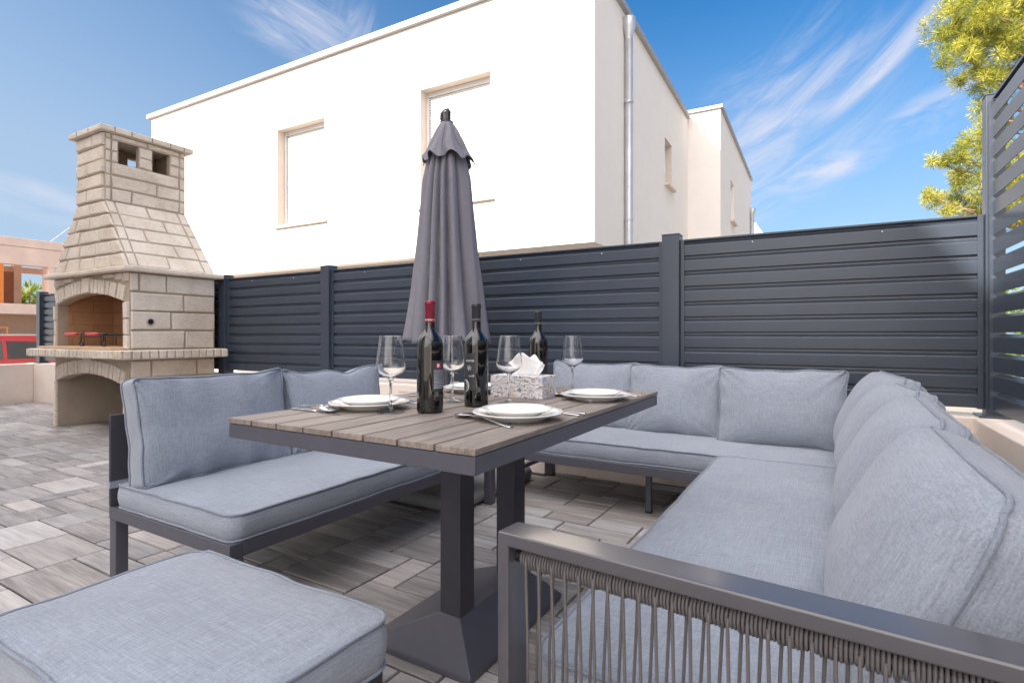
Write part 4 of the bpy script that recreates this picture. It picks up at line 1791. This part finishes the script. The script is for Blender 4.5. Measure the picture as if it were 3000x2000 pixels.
obj('stretcher', bm, M['metal'], so_, bevel=.002)
bm = NB()
box(bm, -.844, .0, 2.905, 2.925, .135, .165)
obj('stretcher', bm, M['metal'], so_, bevel=.002)
bm = NB()
box(bm, -1.71, .31, 3.387, 3.425, .55, .60)
for x in (-1.70, -.7, .27):
    box(bm, x, x + .04, 3.388, 3.424, .284, .549)
box(bm, .272, .31, .90, 3.386, .55, .60)
for y in (.95, 2.0, 3.0):
    box(bm, .273, .309, y, y + .04, .284, .549)
obj('back_frame', bm, M['metal_dark'], so_, bevel=.003)

# rope side (arm)
arm = bpy.data.objects.new('arm_frame', None)
# the arm is one part whose pieces are sub-parts, built as a mesh part
ARM_A, ARM_B, ARM_ROT = -.506, .804, -4.7
AW, AH, AT = .063, .024, .619
bm = NB()
AL = .80
r0_ = .006
# closed tube frame: top bar, two posts, low bar
_o = [(0, .006), (AL, .006), (AL, AT), (0, AT)]
_i = [(.0235, .030), (AL - .0235, .030), (AL - .0235, AT - AH), (.0235, AT - AH)]
_v = {}
for nm_, lp_ in (('o', _o), ('i', _i)):
    for yy in (0, AW):
        _v[nm_, yy] = [bm.verts.new((x, yy, z)) for x, z in lp_]
for k in range(4):
    l = (k + 1) % 4
    for yy in (0, AW):
        bm.faces.new((_v['o', yy][k], _v['o', yy][l], _v['i', yy][l], _v['i', yy][k]))
    for nm_ in 'oi':
        bm.faces.new((_v[nm_, 0][k], _v[nm_, 0][l], _v[nm_, AW][l], _v[nm_, AW][k]))
bpy.data.objects.remove(arm)
arm = obj('arm_frame', bm, simple('arm_metal', (.075, .072, .082), .30, .0, .04, 20, .05, 900, .0003), so_, bevel=.004, seg=3)
arm.data.materials[0].node_tree.nodes['Principled BSDF'].inputs['Coat Weight'].default_value = .6
arm.data.materials[0].node_tree.nodes['Principled BSDF'].inputs['Coat Roughness'].default_value = .16
arm.location = (ARM_A, ARM_B, 0)
arm.rotation_euler = (0, 0, R_(ARM_ROT))
# horizontal bar that carries the cord, cord wraps and strands
bm = NB()
zc, yc, rc2 = AT - AH - .022, AW / 2, .0125
tube(bm, [(.024, yc, zc), (AL - .024, yc, zc)], rc2 - .001, 12)
obj('cord_bar', bm, M['black'], arm)
bm = NB()
box(bm, .024, AL - .024, .012, .05, .236, .262)
obj('low_rail', bm, M['metal'], arm, bevel=.002)
bm = NB()
pitch = .0054
turns = int((AL - .075) / pitch)
rr = .0024
pts_ = []
rn = random.Random(4)
for k in range(turns):
    x0_ = .040 + k * pitch
    jx = rn.uniform(-.0004, .0004)
    ring_ = [(x0_ + jx + .0006 * cos(2 * pi * q / 12), yc + (rc2 + rr) * cos(2 * pi * q / 12), zc - .001 + (rc2 + rr + (.0022 if (k // 3) % 3 else 0)) * sin(2 * pi * q / 12)) for q in range(12)]
    tube(bm, ring_, rr, 6, closed=True)
obj('cord_wrap', bm, M['cord'], arm, smooth=True)
bm = NB()
ns = int((AL - .09) / .0255)
for k in range(ns):
    x = .050 + k * .0255
    j = rn.uniform(-.001, .001)
    tube(bm, [(x, yc - rc2 - rr, zc + .002), (x, yc - rc2 - rr - .0003, zc - .012), (x + .001 + j, yc - .010, .42), (x + .003, yc - .014, .26)], .0026, 7)
    tube(bm, [(x + .012, yc + rc2 + rr, zc + .002), (x + .0122, yc + rc2 + rr, zc - .012), (x + .006 + j, yc + .012, .42), (x + .003, yc + .014, .26)], .0026, 7)
obj('cord_strand', bm, M['cord'], arm, smooth=True)

gS = 'seat cushions of the lounge set'
c = cushion('seat_cushion', 'grey seat cushion along the fence side of the corner sofa', 1.965, .61, .044, .014, 12, gS, rc_=.05, pinch=.003, wr=.004, nx=70, ny=26)
set_matrix(c, -.735, 2.775 + .31, FZ1 + .048, YF, 0, 0)
c = cushion('seat_cushion', 'grey seat cushion on the right side of the corner sofa running to the rope arm', 1.895, .72, .046, .016, 14, gS, rc_=.055, pinch=.003, wr=.0045, nx=70, ny=30)
set_matrix(c, -.475 + .36, .875 + .9425, FZ1 + .050, YF, -91.0 + 1.0, 0)
bm = NB()
box(bm, -.97, -.955, -.02, .0, -.01, .02)
bm.free()

back_cushion('grey back cushion at the table end of the fence side, behind the bottle', -1.345, 3.27, 0, .60, .42, 31, lean=11, group=gB, te=.045)
back_cushion('grey back cushion in the middle of the fence side row', -.81, 3.22, 1, .56, .42, 32, lean=11, group=gB, te=.045)
back_cushion('grey back cushion at the corner end of the fence side row', -.24, 3.14, 2, .62, .42, 33, lean=12, group=gB, te=.05, puff=.06)
back_cushion('grey back cushion deepest in the sofa corner by the fence', .075, 2.92, -84, .58, .44, 34, lean=20, group=gB, te=.026, puff=.115, pinch=.002, pw=.48, slump=.1, wr=.004, rc_=.06)
back_cushion('grey back cushion second from the corner on the right side', .07, 2.47, -88, .60, .43, 35, lean=22, roll=1.5, group=gB, te=.026, puff=.115, pinch=.002, pw=.48, slump=.1, wr=.004, rc_=.06)
back_cushion('grey back cushion second from the rope arm on the right side', .065, 1.93, -90, .62, .42, 36, lean=23, roll=-1, group=gB, te=.026, puff=.115, pinch=.002, pw=.48, slump=.1, wr=.004, rc_=.06)
back_cushion('large grey back cushion right beside the rope arm', .035, 1.262, -90, .74, .41, 37, lean=23, group=gB, te=.050, puff=.098, pinch=.0, wr=.008, pw=.46, slump=.1, rc_=.07)

# ---------------------------------------------------------------- ottoman
ot = thing('ottoman', 'low metal footstool frame under the thick grey cushion in the foreground', 'footstool', -1.48, .40, 0)
OW, OD = .69, .44
bm = NB()
box(bm, .01, OW - .01, .01, .05, FZ0, FZ1)
box(bm, .01, OW - .01, OD - .05, OD - .01, FZ0, FZ1)
box(bm, .01, .05, .051, OD - .051, FZ0, FZ1)
box(bm, OW - .05, OW - .01, .051, OD - .051, FZ0, FZ1)
obj('seat_frame', bm, M['metal_dark'], ot, bevel=.003)
for x in (.012, OW - .057):
    for y in (.012, OD - .057):
        bm = NB()
        box(bm, x, x + .045, y, y + .045, .0, FZ0 - .001)
        obj('leg', bm, M['metal_dark'], ot, bevel=.003)
c = cushion('seat_cushion', 'thick grey cushion on the footstool in the left foreground', .70, .455, .047, .020, 15, gS, rc_=.05, pinch=.004, wr=.006, nx=44, ny=30)
set_matrix(c, -1.48 + OW / 2, .40 + OD / 2 - .005, FZ1 + .050, YF, 0, 0)

# ---------------------------------------------------------------- table
TA0, TA1, TB0, TB1 = -1.398, -.595, .866, 2.135
TZ = .74
tb = thing('dining_table', 'outdoor dining table with brown plank top on two metal columns', 'table', -.995, 1.5, 0)
ox, oy = -.995, 1.5
tw_ = TA1 - TA0
npk = 8
pw = tw_ / npk
for k in range(npk):
    bm = NB()
    x0_ = TA0 + k * pw - ox + (.0034 if k else 0)
    x1_ = TA0 + (k + 1) * pw - ox - (.0034 if k < npk - 1 else 0)
    box(bm, x0_, x1_, TB0 - oy, TB1 - oy, TZ - .0135, TZ)
    obj('plank', bm, M['wood'], tb, bevel=.0012)
bm = NB()
e = .0015
X0, X1, Y0, Y1 = TA0 - ox + e, TA1 - ox - e, TB0 - oy + e, TB1 - oy - e
zt0, zt1 = TZ - .0530, TZ - .0150
box(bm, X0, X1, Y0, Y0 + .03, zt0, zt1)
box(bm, X0, X1, Y1 - .03, Y1, zt0, zt1)
box(bm, X0, X0 + .03, Y0 + .0305, Y1 - .0305, zt0, zt1)
box(bm, X1 - .03, X1, Y0 + .0305, Y1 - .0305, zt0, zt1)
box(bm, X0 + .031, X1 - .031, Y0 + .031, Y1 - .031, zt1 - .012, zt1 - .0002)
obj('apron', bm, M['metal'], tb, bevel=.002)
colb = (1.308, 1.628)
for bb in colb:
    bm = NB()
    box(bm, -.99 - .0375 - ox, -.99 + .0375 - ox, bb - oy, bb + .075 - oy, .118, zt1 - .013)
    obj('column', bm, M['metal_dark'], tb, bevel=.003)
bm = NB()
bx0, bx1, by0, by1 = -1.252 - ox, -.853 - ox, 1.218 - oy, 1.80 - oy
tx0, tx1, ty0, ty1 = -1.030 - ox, -.950 - ox, 1.304 - oy, 1.707 - oy
def rc4(x0, x1, y0, y1):
    return [(x0, y0), (x1, y0), (x1, y1), (x0, y1)]
loft(bm, [(rc4(bx0, bx1, by0, by1), 0.0), (rc4(bx0, bx1, by0, by1), .020), (rc4(bx0 + .004, bx1 - .004, by0 + .004, by1 - .004), .024),
          (rc4(tx0, tx1, ty0, ty1), .124)])
obj('pedestal', bm, M['metal'], tb, bevel=.004)

# ---------------------------------------------------------------- tableware
def wine_glass(a, b, label):
    o = thing('wine_glass', label, 'wine glass', a, b, TZ, group='wine glasses on the table')
    out = [(.009, .0975), (.020, .104), (.033, .113), (.0405, .124), (.0425, .133), (.0415, .145), (.038, .17), (.034, .20), (.0316, .2185), (.0315, .2195), (.0310, .2200)]
    inn = [(.0306, .2200), (.0303, .2195), (.0304, .2185), (.0328, .20), (.0368, .17), (.0402, .145), (.0412, .133), (.0392, .1245), (.0318, .1145), (.019, .1062), (.008, .1012), (0, .0995)]
    bm = NB()
    lathe(bm, out + inn, 40)
    g = obj('bowl', bm, M['glass'], o, smooth=True)
    bm = NB()
    lathe(bm, [(0, .0), (.038, .0), (.0385, .0012), (.036, .0028), (.020, .0065), (.008, .0112)], 40)
    obj('foot', bm, M['thinglass'], o, smooth=True)
    bm = NB()
    lathe(bm, [(0, .011), (.0079, .0113), (.0046, .018), (.0038, .04), (.0038, .075), (.0047, .089), (.0088, .0970), (0, .0985)], 20)
    obj('stem', bm, M['glass'], o, smooth=True)
    return o


wine_glass(-1.090, 1.161, 'wine glass nearest the left plate, left of the red capped bottle')
wine_glass(-1.094, 1.458, 'wine glass between the red capped bottle and the middle bottle')
wine_glass(-.898, 1.501, 'wine glass in front of the tissue box')
wine_glass(-.881, 1.957, 'wine glass at the far end, right of the tissue box')


def on_cyl(bm, R, zc_, a0_, a1_, z0, z1, n=16):
    """patch on a cylinder"""
    A, B = [], []
    for i in range(n + 1):
        th = a0_ + (a1_ - a0_) * i / n
        A.append(bm.verts.new((R * cos(th), R * sin(th), z0)))
        B.append(bm.verts.new((R * cos(th), R * sin(th), z1)))
    for i in range(n):
        bm.faces.new((A[i], A[i + 1], B[i + 1], B[i]))


def wrap_text(parent, s, size, R, th0, z0, mat):
    """lettering bent round a bottle"""
    cu = bpy.data.curves.new('txt', 'FONT')
    cu.body = s
    cu.size = size
    cu.resolution_u = 2
    tmp = bpy.data.objects.new('txt', cu)
    COL.objects.link(tmp)
    dg = bpy.context.evaluated_depsgraph_get()
    me = bpy.data.meshes.new_from_object(tmp.evaluated_get(dg))
    bpy.data.objects.remove(tmp)
    for v in me.vertices:
        th = th0 + v.co.x / R
        v.co = Vector((R * cos(th), R * sin(th), z0 + v.co.y))
    me.name = 'lettering'
    return link('lettering', me, mat, parent)


def bottle(a, b, label, cap, kind):
    o = thing('wine_bottle', label, 'bottle', a, b, TZ, group='wine bottles on the table')
    R = .0375
    prof = [(0, .006), (.020, .004), (.033, .0), (.0365, .003), (R, .008), (R, .188), (.0365, .200), (.032, .212), (.024, .224), (.0165, .234), (.0140, .245),
            (.0137, .262), (.0134, .312), (0, .312)]
    bm = NB()
    lathe(bm, prof, 48)
    body = obj('bottle_body', bm, M['bottle'], o, smooth=True)
    body.modifiers.new('wn', 'WEIGHTED_NORMAL')
    zc0 = .257 if kind == 1 else .262
    bm = NB()
    lathe(bm, [(.0140, zc0), (.0144, zc0 + .002), (.0143, .305), (.0156, .306), (.0158, .317), (.0148, .3195), (0, .320)], 32)
    cp = obj('capsule', bm, M[cap], o, smooth=True)
    # angle of the direction to the camera in the bottle's own frame
    wp = P(a, b)
    q = Vector((-wp.x, -wp.y))
    ang = math.atan2(q.y, q.x) + R_(YF)
    rn = random.Random(kind)
    # marks at the foot of the capsule
    bm = NB()
    for k in range(9):
        t0 = ang - 1.2 + k * .28
        on_cyl(bm, .0147, 0, t0, t0 + .13, zc0 + .006 + rn.uniform(-.001, .001), zc0 + .0105, 3)
    obj('capsule_mark', bm, M['print'] if kind == 1 else simple('grey_print', (.25, .25, .25), .5), cp)
    if kind == 1:
        l0, l1 = ang + .17, ang + 1.75
        bm = NB()
        on_cyl(bm, R + .0004, 0, l0, l1, .062, .150)
        lb = obj('back_label', bm, M['label'], o, smooth=True)
        Rt = R + .0008
        bm = NB()
        on_cyl(bm, Rt, 0, ang + .50, ang + .86, .128, .143, 5)
        obj('emblem', bm, M['printred'], lb)
        bm = NB()
        on_cyl(bm, Rt + .0003, 0, ang + .56, ang + .68, .131, .140, 3)
        on_cyl(bm, Rt + .0003, 0, ang + .72, ang + .80, .134, .137, 3)
        obj('emblem_mark', bm, M['print'], lb)
        bm = NB()
        z = .1235
        for k in range(15):
            hh = .0016 if k < 9 else .0030
            if k in (0, 9, 12):
                t_ = ang + .30
                while t_ < ang + 1.45:
                    d_ = rn.uniform(.04, .12)
                    on_cyl(bm, Rt, 0, t_, t_ + d_, z - hh, z, 2)
                    t_ += d_ + .04
            else:
                on_cyl(bm, Rt, 0, ang + .28, ang + 1.45 - rn.uniform(0, .1), z - hh * .75, z, 10)
            z -= hh + .0015
        obj('lettering', bm, simple('label_grey_print', (.36, .38, .42), .6), lb)
    elif kind == 2:
        l0, l1 = ang - 1.7, ang - .05
        bm = NB()
        on_cyl(bm, R + .0004, 0, l0, l1, .052, .166)
        lb = obj('front_label', bm, M['label'], o, smooth=True)
        Rt = R + .0009
        wrap_text(lb, 'WINTER', .0085, Rt, ang - .98, .140, M['print'])
        bm = NB()
        for k in range(3):      # snowflake
            q = pi * k / 3 + .2
            for s in (-1, 1):
                for j in range(2):
                    c_, d_ = cos(q) * s, sin(q) * s
                    r_a, r_b = .002 + j * .004, .005 + j * .004
                    th = ang - .60
                    p0 = (Rt * cos(th + c_ * r_a / Rt), Rt * sin(th + c_ * r_a / Rt), .121 + d_ * r_a)
                    p1 = (Rt * cos(th + c_ * r_b / Rt), Rt * sin(th + c_ * r_b / Rt), .121 + d_ * r_b)
                    tube(bm, [p0, p1], .0009, 5)
        obj('emblem', bm, M['print'], lb)
        wrap_text(lb, 'mx08', .0085, Rt, ang - .66, .094, M['print'])
        bm = NB()
        for (rad, wd, a0_, a1_) in ((.0185, .0013, -1.25, 1.35), (.0125, .0007, -.9, 1.0)):
            pts_ = []
            for k in range(17):
                q = a0_ + (a1_ - a0_) * k / 16
                th = ang - 1.12 + rad * cos(q) / Rt
                pts_.append((Rt * cos(th), Rt * sin(th), .066 + rad * sin(q)))
            tube(bm, pts_, wd, 6)
        obj('ring_mark', bm, M['print'], lb)
    else:
        bm = NB()
        on_cyl(bm, R + .0004, 0, ang + .9, ang + 2.2, .052, .160)
        lb = obj('front_label', bm, M['label'], o, smooth=True)
    return o


bottle(-.998, 1.224, 'dark wine bottle with red capsule, nearest of the three', 'caprd', 1)
bottle(-.961, 1.405, 'dark wine bottle with black capsule and white ring on its label', 'capbk', 2)
bottle(-1.028, 1.948, 'dark wine bottle with black capsule behind the tissue box', 'capbk', 3)


def plate(a, b, label, r, z, name, depth):
    o = thing(name, label, 'plate', a, b, z, group='white plates on the table')
    bm = NB()
    if depth == 'flat':
        pr = [(0, .003), (r * .55, .003), (r * .58, .0), (r * .62, .001), (r * .66, .006), (r * .92, .017), (r, .0205), (r * 1.003, .0215), (r * .995, .0225), (r * .90, .0195),
              (r * .66, .0095), (r * .60, .007), (0, .007)]
    else:
        pr = [(0, .003), (r * .52, .003), (r * .55, .0), (r * .60, .002), (r * .74, .009), (r * .86, .0155), (r * .99, .0200), (r * 1.003, .0210), (r * .995, .0220), (r * .85, .0185),
              (r * .72, .0110), (r * .58, .0062), (0, .006)]
    lathe(bm, pr, 64)
    obj('dish', bm, M['ceramic'], o, smooth=True)
    return o


for (a, b, w1, w2) in ((-.717, 1.243, 'nearest the camera on the right side of the table', 'p1'), (-.704, 1.757, 'at the far right corner of the table', 'p2'),
                       (-1.213, 1.200, 'on the left side of the table nearest the bench', 'p3'), (-1.213, 1.757, 'at the far left behind the bottles', 'p4')):
    plate(a, b, 'flat dinner plate ' + w1, .120, TZ, 'dinner_plate', 'flat')
    plate(a - .004, b + .003, 'soup plate stacked on another plate ' + w1, .096, TZ + .0078, 'soup_plate', 'deep')


def ribbon(bm, pts, widths, th=.0016, curve=None):
    """flat metal strip along pts with given half widths"""
    pts = [Vector(p) for p in pts]
    n = len(pts)
    L, Rr = [], []
    for i, p in enumerate(pts):
        d = (pts[min(i + 1, n - 1)] - pts[max(i - 1, 0)])
        s = Vector((-d.y, d.x, 0)).normalized()
        w = widths[i]
        cdz = curve[i] if curve else 0
        row = []
        for f in (-1, -.5, 0, .5, 1):
            row.append(p + s * w * f + Vector((0, 0, cdz * (f * f))))
        L.append([bm.verts.new(q) for q in row])
        Rr.append([bm.verts.new(q - Vector((0, 0, th))) for q in row])
    for i in range(n - 1):
        for k in range(4):
            bm.faces.new((L[i][k], L[i][k + 1], L[i + 1][k + 1], L[i + 1][k]))
            bm.faces.new((Rr[i][k], Rr[i + 1][k], Rr[i + 1][k + 1], Rr[i][k + 1]))
        bm.faces.new((L[i][0], L[i + 1][0], Rr[i + 1][0], Rr[i][0]))
        bm.faces.new((L[i][4], Rr[i][4], Rr[i + 1][4], L[i + 1][4]))
    bm.faces.new([L[0][k] for k in range(5)] + [Rr[0][k] for k in range(4, -1, -1)])
    bm.faces.new([L[-1][k] for k in range(4, -1, -1)] + [Rr[-1][k] for k in range(5)])


def spoon(a, b, rot, label):
    """lies with its bowl at the origin end, handle along +x"""
    o = thing('spoon', label, 'spoon', a, b, TZ, rot=rot, group='spoons beside the plates')
    o.scale = (1.18, 1.18, 1.0)
    bm = NB()
    N = 12
    pts_, wd, cv = [], [], []
    for i in range(N + 1):
        s = i / N
        pts_.append((s * .062, 0, .008 - .0065 * sin(pi * min(1, s * 1.05)) + .004 * s))
        wd.append(max(.0012, .0205 * sqrt(max(0, 1 - (2 * s - .9) ** 2 / 1.25 if s > .45 else 1 - (2 * s - .9) ** 2 / .82))))
        cv.append(.0065 * sin(pi * s))
    ribbon(bm, pts_, wd, .0014, cv)
    obj('bowl', bm, M['steel'], o, smooth=True)
    bm = NB()
    hp = [(.060, 0, .0122), (.072, 0, .0150), (.095, 0, .0150), (.13, 0, .0095), (.165, 0, .0055), (.198, 0, .0034), (.206, 0, .0032)]
    ribbon(bm, hp, [.0036, .003, .003, .0042, .006, .0078, .005], .0022)
    obj('handle', bm, M['steel'], o, smooth=True)


def fork(a, b, rot, label):
    o = thing('fork', label, 'fork', a, b, TZ, rot=rot, group='forks beside the plates')
    bm = NB()
    for k in range(4):
        y = -.0105 + k * .007
        ribbon(bm, [(0, y, .006), (.02, y, .003), (.045, y * .95, .0065)], [.0009, .0016, .0016], .0014)
    obj('tine', bm, M['steel'], o, smooth=True)
    bm = NB()
    hp = [(.044, 0, .0064), (.055, 0, .010), (.068, 0, .0135), (.095, 0, .0135), (.13, 0, .0085), (.165, 0, .005), (.198, 0, .0034), (.205, 0, .0032)]
    ribbon(bm, hp, [.0125, .0115, .004, .003, .0042, .006, .0075, .005], .002)
    obj('handle', bm, M['steel'], o, smooth=True)


def knife(a, b, rot, label):
    o = thing('table_knife', label, 'knife', a, b, TZ, rot=rot, group='knives beside the plates')
    bm = NB()
    ribbon(bm, [(0, .004, .0022), (.01, .001, .0022), (.04, 0, .0022), (.11, 0, .0022)], [.001, .007, .0095, .0085], .0010)
    obj('blade', bm, M['steel'], o)
    bm = NB()
    ribbon(bm, [(.108, 0, .004), (.12, 0, .006), (.19, 0, .006), (.215, 0, .0055)], [.005, .005, .0075, .006], .005)
    obj('handle', bm, M['steel'], o, bevel=.001)


# directions: handles at the +a end (towards the sofa) for the right row, -a end for the left row
spoon(-.885, 1.205, -22, 'spoon in front of the nearest right hand plate')
spoon(-.888, 1.806, -33, 'spoon between the tissue box and the far right plate')
spoon(-1.222, 1.075, 165, 'spoon at the left edge of the table, crossed over a knife')
spoon(-1.205, 1.555, 172, 'spoon lying between the middle bottle and the far left plate')
fork(-.800, 1.365, 4, 'fork whose handle shows behind the nearest right hand plate')
knife(-.806, 1.392, 3, 'knife whose handle shows behind the nearest right hand plate')
fork(-.808, 1.903, 4, 'fork whose handle shows behind the far right plate')
knife(-.815, 1.935, 2, 'knife whose handle shows behind the far right plate')
knife(-1.175, 1.055, 178, 'knife under the spoon at the left edge of the table')
fork(-1.145, 1.355, 178, 'fork behind the left plate, right of the glass')
knife(-1.13, 1.385, 176, 'knife behind the left plate, near the red capped bottle')
fork(-1.135, 1.895, 178, 'fork behind the far left plate')
knife(-1.12, 1.54, 186, 'knife lying in front of the far left plate')

# tissue box
tx = thing('tissue_box', 'patterned cardboard tissue box with marbled print on the table', 'tissue box', -.862, 1.663, TZ, rot=2)
bm = NB()
box(bm, -.208, 0, 0, .115, 0, .078)
obj('carton', bm, M['tbox'], tx, bevel=.0015)
bm = NB()
# two folds of tissue
def sheet(bm, base, apex, dy0, dy1, seed):
    rn = random.Random(seed)
    N, K = 16, 10
    g = []
    for j in range(K + 1):
        v = j / K
        row = []
        for i in range(N + 1):
            u = i / N
            p = base[0].lerp(base[1], u)
            q = apex[0].lerp(apex[1], u)
            hgt = v ** .9
            pnt = p.lerp(q, hgt)
            arch = .5 - abs(u - apex[2]) if True else 0
            pnt.z += v * apex[3] * max(0, 1 - abs(u - apex[2]) * 2.0)
            pnt.y += (dy0 * (1 - v) + dy1 * v) * sin(u * 7 + seed) * .5 + .006 * v * sin(u * 13 + seed)
            pnt.x += .008 * v * sin(v * 4 + seed)
            row.append(bm.verts.new(pnt))
        g.append(row)
    for j in range(K):
        for i in range(N):
            bm.faces.new((g[j][i], g[j][i + 1], g[j + 1][i + 1], g[j + 1][i]))


V_ = Vector
sheet(bm, (V_((-.145, .055, .077)), V_((-.045, .055, .077))), (V_((-.155, .035, .118)), V_((-.02, .06, .115)), .48, .045), .01, .03, 1)
sheet(bm, (V_((-.135, .060, .077)), V_((-.05, .060, .077))), (V_((-.13, .085, .125)), V_((-.035, .085, .12)), .55, .03), .01, .03, 5)
ti = obj('tissue', bm, M['tissue'], tx, smooth=True)
md = ti.modifiers.new('s', 'SOLIDIFY')
md.thickness = .0008
